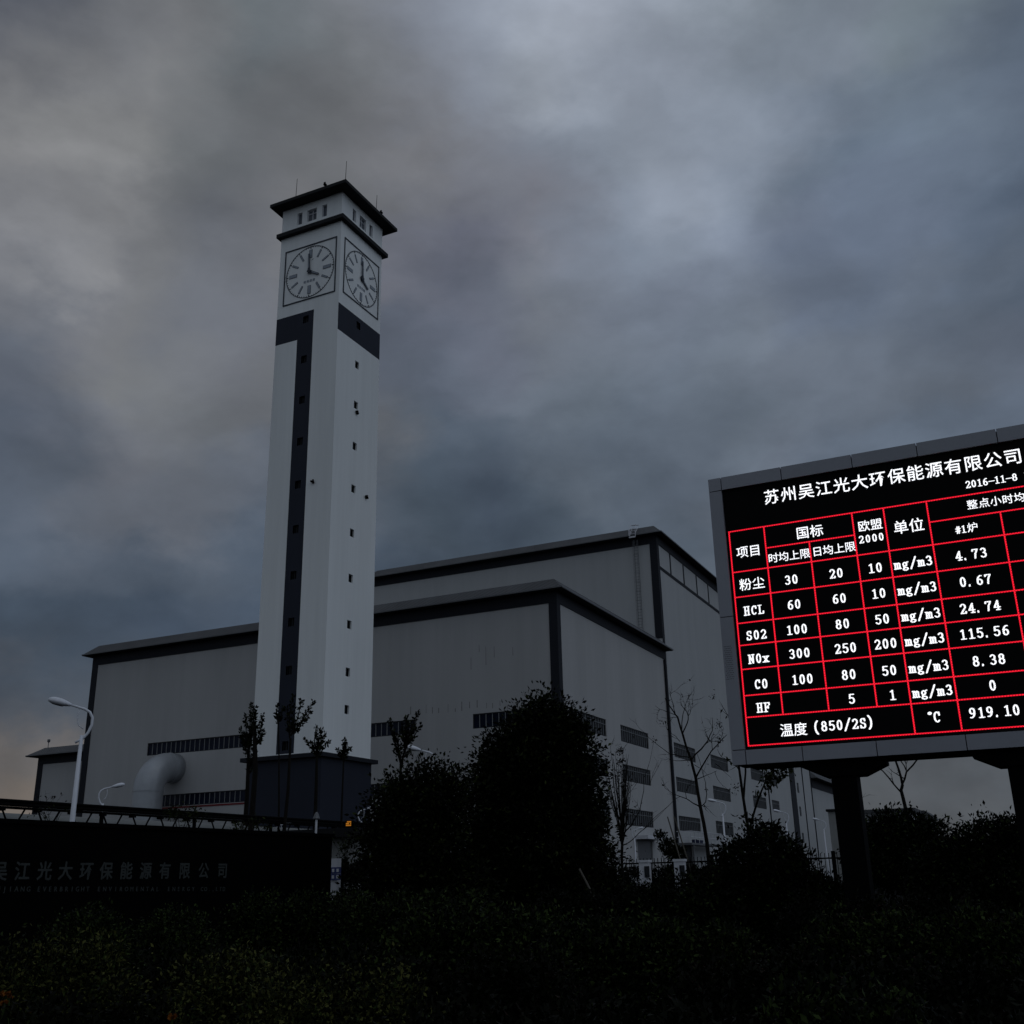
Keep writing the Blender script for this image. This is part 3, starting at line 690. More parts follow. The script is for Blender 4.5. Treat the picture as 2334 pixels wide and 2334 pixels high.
b = MB(); ring_boxes(b, WX0, WX1, WY0, WY1, .1, WT - 1.2, WT - .004); b.build("eave_band", M["navy"], wing)
eave_roof(wing, WX0, WX1, WY0, WY1, WT, 26.4, 1.0, .3)

# balcony bolted to the long hall
bal = MB(); bal.box(HX1 + .25, HX1 + 2.2, 135.2, 150.2, 5.35, 5.6)
bo = thing("balcony", "steel balcony with thin handrail fixed to the pale wall above a dark doorway", "balcony", (HX1 + 1.2, 142.7, 5.4))
bal.build("deck", M["grey_metal"], bo)
q = MB()
for z in (6.3, 7.0): q.tube([(HX1 + .3, 135.3, z), (HX1 + 2.1, 135.3, z), (HX1 + 2.1, 150.1, z), (HX1 + .3, 150.1, z)], .045, 6)
for i in range(9):
    y = 135.3 + i * 1.85; q.tube([(HX1 + 2.1, y, 5.6), (HX1 + 2.1, y, 7.0)], .045, 6)
q.build("railing", M["white_paint"], bo)
q = MB()
for y in (136.5, 143, 149.5): q.tube([(HX1 + 2.0, y, 0), (HX1 + 2.0, y, 5.35)], .11, 8)
q.build("post", M["grey_metal"], bo)
rng = random.Random(3)
q = MB()
for i in range(5):
    x, y, r = HX1 + rng.uniform(.8, 1.7), 140.0 + rng.uniform(0, 2.0), rng.uniform(.18, .32)
    q.obox(V(x, y, 5.61), V(math.cos(i), math.sin(i), 0), V(-math.sin(i), math.cos(i), 0), V(rng.uniform(-.3, .3), 0, 1), -r, r, -r, r, 0, r * 1.6)
o = q.build("sacks", [M["blue_tarp"]]); tag(o, "heap of blue sacks lying on the steel balcony deck", "sacks")

# annex, far left
AX0, AX1, AY0, AY1 = -130.4, -100.0, 112.0, 132.0
annex = thing("side_annex", "low grey annex at the far left end of the long hall", "building", ((AX0 + AX1) / 2, (AY0 + AY1) / 2, 0))
AF = (V(AX0, AY0, 0), UX, UZ, -UY); AT = 19.9
b = MB(); b.wall(*AF, AX1 - AX0, AT); b.wall(V(AX1, AY0, 0), UY, UZ, UX, AY1 - AY0, AT); b.wall(V(AX0, AY0, 0), UY, UZ, -UX, AY1 - AY0, AT); b.wall(V(AX0, AY1, 0), UX, UZ, UY, AX1 - AX0, AT)
b.build("wall", M["hall_wall"], annex)
b = MB(); ring_boxes(b, AX0, AX1, AY0, AY1, .1, 18.85, AT - .004); b.build("eave_band", M["navy"], annex)
b = MB(); strip(b, AF, -.09, .92, 0, 18.845); b.build("corner_strip", M["navy"], annex)
ar = eave_roof(annex, AX0, AX1, AY0, AY1, AT, 21.25, 1.3, .4)
b = MB().tube([(-129.6, 112.6, 21.2), (-129.6, 112.6, 22.0)], .05, 6); b.tube([(-129.6, 112.6, 22.0), (-129.6, 112.6, 22.15), (-129.6, 112.6, 22.45), (-129.6, 112.6, 22.5)], [.08, .22, .2, .05], 8); b.build("roof_lamp", M["grey_metal"], ar)

# far hall beyond the wing, and the two roofs at the horizon
far = thing("far_hall", "distant grey hall with sloping navy eaves beyond the windowed wing", "building", (-54, 250, 0))
FX0, FX1, FY0, FY1, FT = -64.0, -43.3, 233.0, 272.0, 20.3
b = MB(); b.wall(V(FX1, FY0, 0), UY, UZ, UX, FY1 - FY0, FT); b.wall(V(FX0, FY0, 0), UX, UZ, -UY, FX1 - FX0, FT); b.wall(V(FX0, FY1, 0), UX, UZ, UY, FX1 - FX0, FT); b.build("wall", M["wing_wall"], far)
b = MB(); ring_boxes(b, FX0, FX1, FY0, FY1, .1, 18.6, FT - .004); b.build("eave_band", M["navy"], far)
eave_roof(far, FX0, FX1, FY0, FY1, FT, 22.2, 1.6, .5)
kiosk = thing("service_shed", "small grey shed with dark flat roof below the far hall, beside the board post", "shed", (-24.2, 149, 0))
MB().box(-25.7, -22.6, 147.4, 151.5, 0, 9.2).build("wall", M["pale_wall"], kiosk); MB().box(-25.9, -22.3, 147.1, 151.8, 9.203, 9.5).build("roof", M["soffit"], kiosk)
shed = thing("warehouse", "low flat-roofed warehouse on the horizon to the right of the display post", "warehouse", (-24, 200, 0))
MB().box(-30.5, -20.5, 197.5, 206, 0, 11.2).build("wall", M["wing_wall"], shed); MB().box(-31, -20, 197, 206.5, 11.203, 11.8).build("roof", M["roof"], shed)
gab = thing("gabled_shed", "grey gable-roofed shed on the horizon behind the clipped bushes", "shed", (-19.5, 221, 0))
MB().box(-25, -19.5, 219, 230, 0, 10.6).build("wall", M["wing_wall"], gab)
q = MB(); q.face([(-25.5, 218.6, 12.35), (-20.6, 218.6, 12.35), (-20.6, 231, 12.35), (-25.5, 231, 12.35)]); q.face([(-20.6, 218.6, 12.35), (-18.6, 218.6, 10.6), (-18.6, 231, 10.6), (-20.6, 231, 12.35)])
q.face([(-25.5, 218.6, 10.6), (-18.6, 218.6, 10.6), (-20.6, 218.6, 12.35), (-25.5, 218.6, 12.35)]); q.build("roof", M["roof"], gab)

# ventilation duct bending into the long hall
dx, dy, dr_ = -93.32, 95.95, 1.72
duct = thing("ventilation_duct", "fat pale duct rising from the ground and bending into the hall wall", "duct", (dx, dy, 0))
pts = [(dx, dy, z) for z in (0, 3, 6, 9, 12.2)]
for i in range(1, 11):
    a = math.pi / 2 * i / 10; pts.append((dx, dy + 2.9 * (1 - math.cos(a)), 12.2 + 2.9 * math.sin(a)))
pts.append((dx, 99.95, 15.1))
MB().tube(pts, dr_, 32).build("pipe", M["duct"], duct, True)
q = MB()
for p, t in ((V(dx, dy, 4), UZ), (V(dx, dy, 8), UZ), (V(dx, dy, 12.2), UZ), (V(dx, 98.9, 15.1), UY)):
    q.tube([p - t * .07, p + t * .07], dr_ + .05, 32)
q.build("flange", M["duct"], duct)

# ---------------------------------------------------------------- LED display board
K = 1.6
def bx_(x): return x * K
def bz_(z): return 1.6 + (z - 1.6) * K
BYD = 11.0 * K                                # front face of the cabinet
LX, RX = bx_(-2.82), bx_(0.93)                # outer edges
ZB, ZT = bz_(2.66), bz_(5.79)
SLX, SRX = bx_(-2.672), bx_(0.782)
SZB, SZT = bz_(2.812), bz_(5.636)
board = thing("display_board", "large outdoor emissions board with glowing red table, raised on two black posts", "display board", ((LX + RX) / 2, BYD + .4, 0))
DEP = .80
b = MB(); b.box(LX + .02, RX - .02, BYD + .12, BYD + DEP, ZB + .02, ZT - .008); b.build("cabinet", M["seam"], board)
gap = .007
def panel(x0, x1, z0, z1):
    q = MB(); q.box(x0 + gap, x1 - gap, BYD, BYD + .118, z0 + gap, z1 - gap)
    return q.build("frame_panel", M["panel"], board)
top_x = [LX, SLX] + [bx_(v) for v in (-2.009, -1.264, -0.612, 0.151)] + [SRX, RX]
bot_x = [LX, SLX] + [bx_(v) for v in (-2.10, -1.388, -0.578, 0.2)] + [SRX, RX]
for a, c in zip(top_x, top_x[1:]): panel(a, c, SZT, ZT)
for a, c in zip(bot_x, bot_x[1:]): panel(a, c, ZB, SZB)
zm = bz_(4.209)
lp = None
for (z0, z1) in ((SZB, zm), (zm, SZT)):
    p_ = panel(LX, SLX, z0, z1); lp = lp or p_
    panel(SRX, RX, z0, z1)
# pierced patch in the left panel (speaker holes)
q = MB()
for r in range(17):
    for c in range(5):
        x = bx_(-2.795) + (c + .5 * (r % 2)) * .026; z = bz_(3.545) + r * .0345
        q.face([(x + .0075 * math.cos(a), BYD - .002, z + .0075 * math.sin(a)) for a in [math.pi / 3 * i for i in range(6)]])
q.build("speaker_holes", M["seam"], lp)
b = MB(); b.box(SLX + .002, SRX - .002, BYD + .05, BYD + .117, SZB + .002, SZT - .002)
screen = b.build("screen", M["screen"], board)
# underside: beam, corbels, posts
b = MB(); b.box(LX + .25, RX - .25, BYD + .2, BYD + DEP - .1, ZB - .03, ZB + .015); b.build("beam", M["black_metal"], board)
for cxp, sg in ((bx_(-1.754), 1), (bx_(-.145), 1)):
    pw = .195
    q = MB()
    tw, zt, zc = .655, ZB - .035, 3.055
    y0, y1 = BYD + .18, BYD + DEP - .08
    prof = [(-tw, zt), (-tw, zt - .035), (-.30, zc), (.30, zc), (tw, zt - .05), (tw, zt)]
    n = len(prof)
    q.face([(cxp + x, y0, z) for x, z in prof]); q.face([(cxp + x, y1, z) for x, z in reversed(prof)])
    for i in range(n):
        (xa, za), (xb, zb) = prof[i], prof[(i + 1) % n]
        q.face([(cxp + xa, y0, za), (cxp + xa, y1, za), (cxp + xb, y1, zb), (cxp + xb, y0, zb)])
    post = MB(); post.box(cxp - pw, cxp + pw, BYD + .24, BYD + .24 + 2 * pw, .12, zc); post.box(cxp - .4, cxp + .4, BYD + .1, BYD + .9, 0, .118)
    po = post.build("post", M["black_metal"], board)
    q.build("bracket", M["black_metal"], po)

# ---- writing on the board: Latin letters are drawn as strokes with a wide nib, like the board's own serif matrix type
def arc(cx, cy, rx, ry, a0, a1, n=14):
    return [(cx + rx * math.cos(math.radians(a0 + (a1 - a0) * i / n)), cy + ry * math.sin(math.radians(a0 + (a1 - a0) * i / n))) for i in range(n + 1)]
def el(cx, cy, rx, ry): return arc(cx, cy, rx, ry, 0, 360, 20)
GL = {
 "0": [el(.31, .5, .185, .44)], "O": [el(.31, .5, .185, .44)],
 "1": [[(.33, .05), (.33, .93)], [(.35, .93), (.17, .82)], [(.14, .05), (.53, .05)]],
 "2": [arc(.31, .69, .2, .25, 165, -25) + [(.11, .07)], [(.1, .06), (.53, .06)], [(.53, .05), (.545, .2)]],
 "3": [arc(.3, .72, .18, .22, 155, -85), arc(.3, .28, .21, .23, 90, -150)],
 "4": [[(.41, .05), (.41, .93), (.09, .3), (.57, .3)], [(.27, .05), (.55, .05)]],
 "5": [[(.52, .92), (.17, .92), (.14, .54)] + arc(.3, .33, .22, .27, 125, -150)],
 "6": [el(.32, .31, .19, .255), [(.13, .31), (.14, .55), (.23, .78), (.37, .91), (.5, .9)]],
 "7": [[(.1, .78), (.11, .92), (.54, .92), (.34, .5), (.28, .05)]],
 "8": [el(.31, .715, .165, .22), el(.31, .28, .2, .235)],
 "9": [el(.30, .69, .19, .255), [(.49, .69), (.48, .45), (.39, .22), (.25, .09), (.12, .1)]],
 ".": [[(.12, .02), (.12, .14)]], "-": [[(.04, .46), (.66, .46)]],
 "/": [[(.06, -.1), (.58, 1.08)]],
 "#": [[(.2, .05), (.25, .92)], [(.4, .05), (.45, .92)], [(.05, .33), (.56, .33)], [(.08, .64), (.6, .64)]],
 "m": [[(.1, .05), (.1, .6)], [(.1, .5), (.2, .62), (.31, .56), (.31, .05)], [(.31, .5), (.42, .62), (.53, .56), (.53, .05)], [(.02, .62), (.12, .62)], [(.03, .04), (.2, .04)], [(.25, .04), (.4, .04)], [(.46, .04), (.62, .04)]],
 "g": [el(.27, .42, .155, .19), el(.3, -.05, .21, .13), [(.36, .56), (.56, .64)], [(.16, .26), (.18, .09)]],
 "H": [[(.14, .05), (.14, .93)], [(.48, .05), (.48, .93)], [(.14, .5), (.48, .5)]] + [[(x - .1, y), (x + .1, y)] for x in (.14, .48) for y in (.05, .93)],
 "C": [arc(.33, .5, .215, .44, 50, 315), [(.51, .92), (.53, .66)]],
 "L": [[(.17, .05), (.17, .93)], [(.05, .93), (.32, .93)], [(.05, .05), (.53, .05), (.55, .28)]],
 "S": [arc(.31, .72, .18, .215, 35, 270), arc(.31, .275, .2, .23, 90, -150), [(.47, .93), (.5, .72)], [(.12, .06), (.1, .28)]],
 "N": [[(.12, .05), (.12, .93), (.48, .07), (.48, .93)], [(.02, .93), (.16, .93)], [(.02, .05), (.24, .05)], [(.37, .93), (.6, .93)]],
 "x": [[(.12, .6), (.5, .06)], [(.5, .6), (.12, .06)], [(.02, .62), (.24, .62)], [(.38, .62), (.6, .62)], [(.02, .05), (.24, .05)], [(.38, .05), (.6, .05)]],
 "F": [[(.16, .05), (.16, .93), (.53, .93), (.54, .72)], [(.16, .5), (.42, .5)], [(.42, .38), (.42, .62)], [(.05, .05), (.3, .05)], [(.05, .93), (.2, .93)]],
 "°": [el(.30, .88, .11, .09)],
 "(": [[(.5, 1.06), (.36, .86), (.3, .6), (.3, .36), (.36, .1), (.5, -.1)]],
 ")": [[(.12, 1.06), (.26, .86), (.32, .6), (.32, .36), (.26, .1), (.12, -.1)]],
}
NIBX, NIBY = .084, .056
def nib_stroke(mb, pts, T, lift):
    """Sweep an oval nib along the stroke: one hull per segment, each on its own thin step."""
    oct_ = [(NIBX * math.cos(a), NIBY * math.sin(a)) for a in [math.pi / 4 * i + math.pi / 8 for i in range(8)]]
    for i, ((xa, ya), (xb, yb)) in enumerate(zip(pts, pts[1:])):
        P = [(xa + ox, ya + oy) for ox, oy in oct_] + [(xb + ox, yb + oy) for ox, oy in oct_]
        P = sorted(set(P))
        def half(ps):
            h = []
            for p in ps:
                while len(h) >= 2 and (h[-1][0] - h[-2][0]) * (p[1] - h[-2][1]) - (h[-1][1] - h[-2][1]) * (p[0] - h[-2][0]) <= 1e-12: h.pop()
                h.append(p)
            return h
        lo, hi = half(P), half(P[::-1])
        hull = lo[:-1] + hi[:-1]
        mb.face([T(x, y, lift + .00012 * i) for x, y in hull])
def latin(mb, text, x0, zc, h, pitch, yface, lift0=0.0):
    """Fixed-pitch letters, x0 left edge, zc middle of the digits."""
    x = x0
    for ch in text:
        if ch in GL:
            for k, st in enumerate(GL[ch]):
                T = lambda a, b_, l, x=x: (x + a * h, yface - .004 - l, zc + (b_ - .5) * h)
                nib_stroke(mb, st, T, lift0 + .0026 * k)
        x += pitch
_fc = bpy.data.curves.new("glyph_source", "FONT")
_fo = bpy.data.objects.new("glyph_source", _fc); COL.objects.link(_fo)
_cache = {}
def glyph(ch, bold=0.0):
    """Outline of one Chinese character as filled faces in an em square centred on (0, 0)."""
    k = (ch, bold)
    if k not in _cache:
        _fc.body = ch; _fc.offset = bold; _fc.resolution_u = 2
        dg = bpy.context.evaluated_depsgraph_get(); dg.update()
        me = bpy.data.meshes.new_from_object(_fo.evaluated_get(dg))
        vs = [(v.co.x, v.co.y) for v in me.vertices]
        if ord(ch) > 0x2000: vs = [(x - .5, y - .38) for x, y in vs]
        fs = [tuple(p.vertices) for p in me.polygons]
        bpy.data.meshes.remove(me); _cache[k] = (vs, fs)
    return _cache[k]
def han(mb, text, cx, zc, em, pitch, yface, bold=.008, sx=1.0):
    n = len(text)
    for i, ch in enumerate(text):
        vs, fs = glyph(ch, bold); x = cx + (i - (n - 1) / 2) * pitch; k = len(mb.v)
        mb.v += [(x + a * em * sx, yface - .005, zc + b_ * em) for a, b_ in vs]
        for f in fs: mb.f.append(tuple(k + j for j in f)); mb.mi.append(0)
YS = BYD + .05                                 # screen surface
# red table
rows_z = dict(top=5.152, gb=4.910, lu=4.928, dust=4.690, r1=4.412, r2=4.128, r3=3.890, r4=3.636, r5=3.362, r6=3.138, bot=2.850)
cols_x = dict(l=-2.640, a=-2.258, b=-1.800, c=-1.336, d=-1.020, e=-.600, f=.058, r=.752)
lw = .0070 * K
grid = MB()
def hl(z, xa, xb, k): grid.box(bx_(xa) - lw, bx_(xb) + lw, YS - .006 - k * .0004, YS - .003, bz_(z) - lw * .9, bz_(z) + lw * .9)
def vl(x, za, zb, k): grid.box(bx_(x) - lw, bx_(x) + lw, YS - .0075 - k * .0004, YS - .003, bz_(za), bz_(zb))
c_, r_ = cols_x, rows_z
for i, z in enumerate(("top", "dust", "r1", "r2", "r3", "r4", "r5", "r6", "bot")): hl(r_[z], c_["l"], c_["r"], 0)
hl(r_["gb"], c_["a"], c_["c"], 0); hl(r_["lu"], c_["e"], c_["r"], 0)
vl(c_["l"], r_["bot"], r_["top"], 0); vl(c_["r"], r_["bot"], r_["top"], 0); vl(c_["a"], r_["r6"], r_["top"], 0); vl(c_["b"], r_["r6"], r_["gb"], 0)
vl(c_["c"], r_["r6"], r_["top"], 0); vl(c_["d"], r_["bot"], r_["top"], 0); vl(c_["e"], r_["bot"], r_["top"], 0); vl(c_["f"], r_["bot"], r_["lu"], 0)
grid.build("table_lines", M["led_red"], screen)
DH, DP = .101, .0755
def cell_text(mb, t, xc, zc, h=DH, pitch=DP):
    w = pitch * len(t)
    if "." in t: xc += .004
    latin(mb, t, bx_(xc - w / 2 + .006), bz_(zc), h * K, pitch * K, YS)
def H_(mb, t, xc, zc, em, pitch, bold=.008): han(mb, t, bx_(xc), bz_(zc), em * K, pitch * K, YS, bold)
def line(name="lettering"):
    return MB()
def done(mb, name): return mb.build(name, M["led_white"], screen)
q = MB(); H_(q, "苏州吴江光大环保能源有限公司", -.940, 5.476, .176, .1846, .008); done(q, "title_lettering")
q = MB(); latin(q, "2016-11-8", bx_(-.212), bz_(5.260), .078 * K, .0536 * K, YS); latin(q, "1", bx_(-.212 + 10 * .0536), bz_(5.262), .078 * K, .0536 * K, YS); done(q, "date_lettering")
def put(name, *calls):
    q = MB()
    for f, *args in calls: f(q, *args)
    return done(q, name)
HEAD = "heading_lettering"
put(HEAD, (H_, "整点小时均值", .090, 5.047, .104, .1075)); put(HEAD, (H_, "国标", -1.785, 5.020, .142, .145)); put(HEAD, (H_, "项目", -2.447, 4.905, .136, .136))
put(HEAD, (H_, "时均上限", -2.025, 4.790, .112, .1115)); put(HEAD, (H_, "日均上限", -1.562, 4.793, .112, .1115)); put(HEAD, (H_, "单位", -.800, 4.922, .150, .152))
put(HEAD, (H_, "欧盟", -1.170, 4.993, .124, .124), (latin, "2000", bx_(-1.300), bz_(4.851), .083 * K, .0655 * K, YS))
put(HEAD, (latin, "#1", bx_(-.372), bz_(4.806), .078 * K, .052 * K, YS), (H_, "炉", -.212, 4.813, .104, .1))
TABLE = [(None, "粉尘", "30", "20", "10", "4.73", 4.530), ("HCL", None, "60", "60", "10", "0.67", 4.262), ("SO2", None, "100", "80", "50", "24.74", 3.996),
         ("NOx", None, "300", "250", "200", "115.56", 3.746), ("CO", None, "100", "80", "50", "8.38", 3.478), ("HF", None, "", "5", "1", "0", 3.236)]
CELL = "cell_lettering"
for (lat, hz, a, b2, c2, val, z) in TABLE:
    put(CELL, (H_, hz, -2.444, z + .012, .138, .140)) if hz else put(CELL, (cell_text, lat, -2.450, z - .010))
    if a: put(CELL, (cell_text, a, -2.028, z - .002))
    put(CELL, (cell_text, b2, -1.567, z + .001)); put(CELL, (cell_text, c2, -1.178, z + .003)); put(CELL, (cell_text, "mg/m3", -.810, z + .006)); put(CELL, (cell_text, val, -.272, z + .012))
put(CELL, (H_, "温度", -2.169, 2.980, .138, .138), (latin, "(", bx_(-1.985), bz_(2.984), DH * K * 1.1, DP * K, YS), (latin, "850/2S", bx_(-1.896), bz_(2.990), DH * K, .0750 * K, YS), (latin, ")", bx_(-1.447), bz_(2.996), DH * K * 1.1, DP * K, YS))
put(CELL, (latin, "°C", bx_(-.895), bz_(2.994), .105 * K, .058 * K, YS)); put(CELL, (cell_text, "919.10", -.300, 3.004))

# ---------------------------------------------------------------- company sign wall, running away along +Y
SWX = -16.4
sw = thing("sign_wall", "long low black stone sign wall with dim steel lettering at left", "sign wall", (SWX - .35, 17, 0))
b = MB(); b.box(SWX - .7, SWX, 9.5, 23.36, 0, 2.72); b.build("wall", M["granite"], sw)
b = MB(); b.box(SWX - .75, SWX + .05, 9.45, 23.41, 2.723, 2.80); b.build("coping", M["granite"], sw)
def sign_char(mb, ch, y, z, em, t, bold=0.0, sy=1.0):
    vs, fs = glyph(ch, bold); k = len(mb.v)
    if ord(ch) < 0x2000:
        w = max(x for x, _ in vs) + min(x for x, _ in vs); vs = [(x - w / 2, q_ - .34) for x, q_ in vs]
    mb.v += [(SWX + t, y + a * em * sy, z + b_ * em) for a, b_ in vs]
    for f in fs: mb.f.append(tuple(k + j for j in f)); mb.mi.append(0)
q = MB()
for ch, y in zip("苏州吴江光大环保能源有限公司", (12.62, 13.06, 13.53, 14.005, 14.488, 14.959, 15.455, 15.94, 16.455, 16.976, 17.509, 18.084, 18.666, 19.266)):
    for k_, (oy, oz) in enumerate(((0, 0), (.006, 0), (-.006, 0), (0, .005), (0, -.005))): sign_char(q, ch, y + oy, 1.933 + oz, .335, .018 - .0012 * k_, .011)
q.build("company_name_lettering", M["letter"], sw)
q = MB()
y = 12.98
def words(s, y0, y1, z0, z1):
    n = len(s)
    for i, ch in enumerate(s):
        f = (i + .5) / n
        for k_, oy in enumerate((0, .004, -.004)): sign_char(q, ch, y0 + (y1 - y0) * f + oy, z0 + (z1 - z0) * f, .122, .012 - .0012 * k_, .004)
words("SUZHOU", 12.35, 13.0, 1.655, 1.645); words("WUJIANG", 13.36, 14.25, 1.642, 1.628); words("EVERBRIGHT", 14.35, 15.60, 1.626, 1.607); words("ENVIROMENTAL", 15.74, 17.42, 1.605, 1.579); words("ENERGY", 17.6, 18.46, 1.577, 1.562); words("CO.,LTD", 18.6, 19.42, 1.560, 1.548)
q.build("english_lettering", M["letter"], sw)

# ---------------------------------------------------------------- pipe trestle behind the sign
tr = thing("pipe_trestle", "dark steel trestle carrying long pipes behind the black sign wall", "pipe trestle", (-33, 35, 0))
TXx = -33.0
b = MB()
for dx, z, r in ((0, 4.63, .06), (.02, 4.49, .05), (-.35, 4.56, .055)): b.tube([(TXx + dx, 14, z), (TXx + dx, 58, z)], r, 8)
b.build("dark_pipe", M["black_metal"], tr)
b = MB(); b.box(TXx - .4, TXx + .1, 14, 58, 4.38, 4.43); b.box(TXx - .05, TXx + .05, 14, 58, 3.50, 3.56)
y = 14.6
while y < 57:
    b.tube([(TXx, y, 4.38), (TXx, y + .5, 3.54)], .035, 5); b.tube([(TXx, y + 1.0, 4.38), (TXx, y + .5, 3.54)], .035, 5)
    b.box(TXx - .12, TXx + .12, y - .08, y + .08, 4.28, 4.378)
    y += 1.55
b.build("truss", M["black_metal"], tr)
b = MB()
for y in np.arange(16, 58, 5.2): b.box(TXx - .06, TXx + .06, y - .05, y + .05, 0, 4.378)
b.build("post", M["black_metal"], tr)
b = MB().tube([(TXx - 2.2, 12, 3.82), (TXx - 2.2, 62, 3.82)], .56, 20); b.build("lagged_pipe", M["pale_pipe"], tr, True)

# ---------------------------------------------------------------- street lamps
def lamp_prototype():
    t = thing("street_lamp", "tall white street lamp with a swan-neck arm in front of the far-left hall corner", "street lamp", (0, 0, 0), "white swan-neck street lamps")
    MB().tube([(0, 0, .25), (0, 0, 3), (0, 0, 6.08)], [.105, .085, .052], 12).build("pole", M["lamp_white"], t, True)
    MB().tube([(0, 0, 0), (0, 0, .03), (0, 0, .031), (0, 0, .25)], [.26, .26, .16, .14], 12).build("base", M["lamp_white"], t)
    P = [(-.16, 5.86), (-.05, 5.93), (.05, 6.0), (.17, 6.16), (.255, 6.4), (.25, 6.62), (.16, 6.78), (.0, 6.87), (-.18, 6.92), (-.40, 6.98)]
    arm = MB().tube([(x, 0, z) for x, z in P], [.035] * 2 + [.042] * 6 + [.036, .034], 10).build("arm", M["lamp_white"], t, True)
    Q = [(-.14, 6.88), (-.17, 6.7), (-.16, 6.5), (-.1, 6.36), (.03, 6.27)]
    MB().tube([(x, 0, z) for x, z in Q], .014, 6).build("tie_rod", M["lamp_white"], arm, True)
    # cobra head: lofted ovals along its axis
    ax = [(-.36, .04, .04), (-.43, .075, .07), (-.54, .125, .105), (-.68, .17, .135), (-.84, .18, .14), (-.96, .145, .11), (-1.03, .08, .06), (-1.05, .03, .025)]
    hb = MB(); lens = MB(); rings = []
    for s, w, h in ax:
        c = V(s, 0, 6.97 + (-.36 - s) * .20); n0 = len(hb.v)
        for k in range(12):
            a = 2 * math.pi * k / 12; zz = math.sin(a) * h; zz = zz if zz > 0 else zz * .7
            hb.v.append((c.x, c.y + w * math.cos(a), c.z + zz))
        rings.append(n0)
    for r0, r1 in zip(rings, rings[1:]):
        for k in range(12):
            k2 = (k + 1) % 12; hb.f.append((r0 + k, r1 + k, r1 + k2, r0 + k2)); hb.mi.append(0)
    hb.f.append(tuple(rings[0] + k for k in range(12))); hb.mi.append(0); hb.f.append(tuple(rings[-1] + k for k in reversed(range(12)))); hb.mi.append(0)
    hd = hb.build("lamp_head", M["lamp_white"], t, True)
    ls = MB()
    pts = []
    for k in range(14):
        a = 2 * math.pi * k / 14; s = -.77 + .17 * math.cos(a); pts.append((s, .10 * math.sin(a), 6.97 + (-.36 - s) * .24 - .108))
    ls.face(pts); ls.build("lens", M["lamp_lens"], hd)
    return t
lamp0 = lamp_prototype()
LAMPS = [((-24.35, 22.27, 0), 47, .945, None),
         ((-46.9, 44.9, 0), 225, 1.0, "slim white street lamp standing between the tall lamp and the fat duct"),
         ((-24.1, 41.5, 0), 28, 1.02, "white street lamp whose head pokes out left of the dark bushy trees"),
         ((-43.2, 65.0, 0), 215, .94, "white street lamp curving over beside the dark bush, right of the tower base"),
         ((-50.2, 64.9, 0), 222, .83, "short white street lamp leaning over the sign wall, below the tower base"),
         ((-20.8, 77.3, 0), 20, .95, "white street lamp arching behind the bare leafless tree"),
         ((-19.7, 93.0, 0), 18, .94, "white street lamp rising just behind the round dark bush"),
         ((-19.8, 110.3, 0), 16, .94, "white street lamp beside the left post of the display board"),
         ((-35.2, 98.9, 0), 205, .85, "small distant street lamp over the loading door of the long hall")]
for i, (p, rz, sc, lab) in enumerate(LAMPS):
    if i == 0: lamp0.location = p; lamp0.rotation_euler = (0, 0, R_(rz)); lamp0.scale = (sc, sc, sc)
    else:
        c = copy_tree(lamp0, p, R_(rz), sc); c["label"] = lab

# ---------------------------------------------------------------- gate things
gh = thing("gatehouse", "small pale gatehouse with flat dark roof just right of the sign wall", "gatehouse", (-29.5, 43, 0))
MB().box(-31.2, -28.0, 41.6, 45.4, 0, 3.56).build("wall", M["pale_wall"], gh)
MB().box(-31.6, -27.3, 40.9, 46.0, 3.563, 3.95).build("roof", M["soffit"], gh)
q = MB(); q.box(-29.6, -28.5, 41.55, 41.597, .9, 2.4); wd = q.build("window", M["dark_frame"], gh)
MB().box(-29.5, -28.6, 41.54, 41.549, 1.0, 2.3).build("pane", M["dark_glass"], wd)
am = thing("amber_sign", "tiny amber lit display mounted on the gatehouse roof edge", "sign", (-28.3, 41.5, 3.95))
MB().box(-28.36, -28.04, 41.4, 41.6, 4.02, 4.28).build("housing", M["black_metal"], am)
q = MB()
for r in range(3):
    for c in range(5):
        if (r, c) in ((1, 3), (2, 0)): continue
        q.box(-28.34 + c * .056, -28.295 + c * .056, 41.385, 41.399, 4.045 + r * .075, 4.10 + r * .075)
q.build("lamps", M["amber"], am)
for x in (-28.3, -28.1): MB().tube([(x, 41.55, 3.95), (x, 41.55, 4.02)], .03, 6).build("foot", M["black_metal"], am)
gp = thing("gate_post", "white gate post with a small blue plate at the end of the sign wall", "gate post", (-17.1, 24.6, 0))
MB().box(-17.21, -17.02, 24.5, 24.69, 0, 2.24).build("post", M["white_paint"], gp)
q = MB(); q.box(-17.20, -16.88, 24.46, 24.497, 1.86, 2.02); q.box(-17.20, -16.88, 24.46, 24.497, 1.70, 1.85); q.build("plate", M["blue_plate"], gp)
q = MB()
for x in (-17.14, -17.0):
    for z in (1.74, 1.90): q.box(x, x + .07, 24.452, 24.459, z, z + .08)
q.build("plate_marks", M["white_paint"], gp)
vl_ = thing("bollard_light", "slim white garden lamp post standing above the sign wall end", "garden lamp", (-29.4, 41.0, 0))
MB().tube([(-29.35, 40.55, 0), (-29.35, 40.55, 4.35)], .05, 8).build("pole", M["white_paint"], vl_)
MB().tube([(-29.35, 40.55, 4.35), (-29.35, 40.55, 4.38), (-29.35, 40.55, 4.6), (-29.35, 40.55, 4.66)], [.13, .16, .08, .03], 10).build("lantern", M["grey_metal"], vl_)
sg = thing("signal_lamp", "two tiny glowing orange lamps low in the dark bushes", "signal lamp", (-21.3, 33.85, 0))
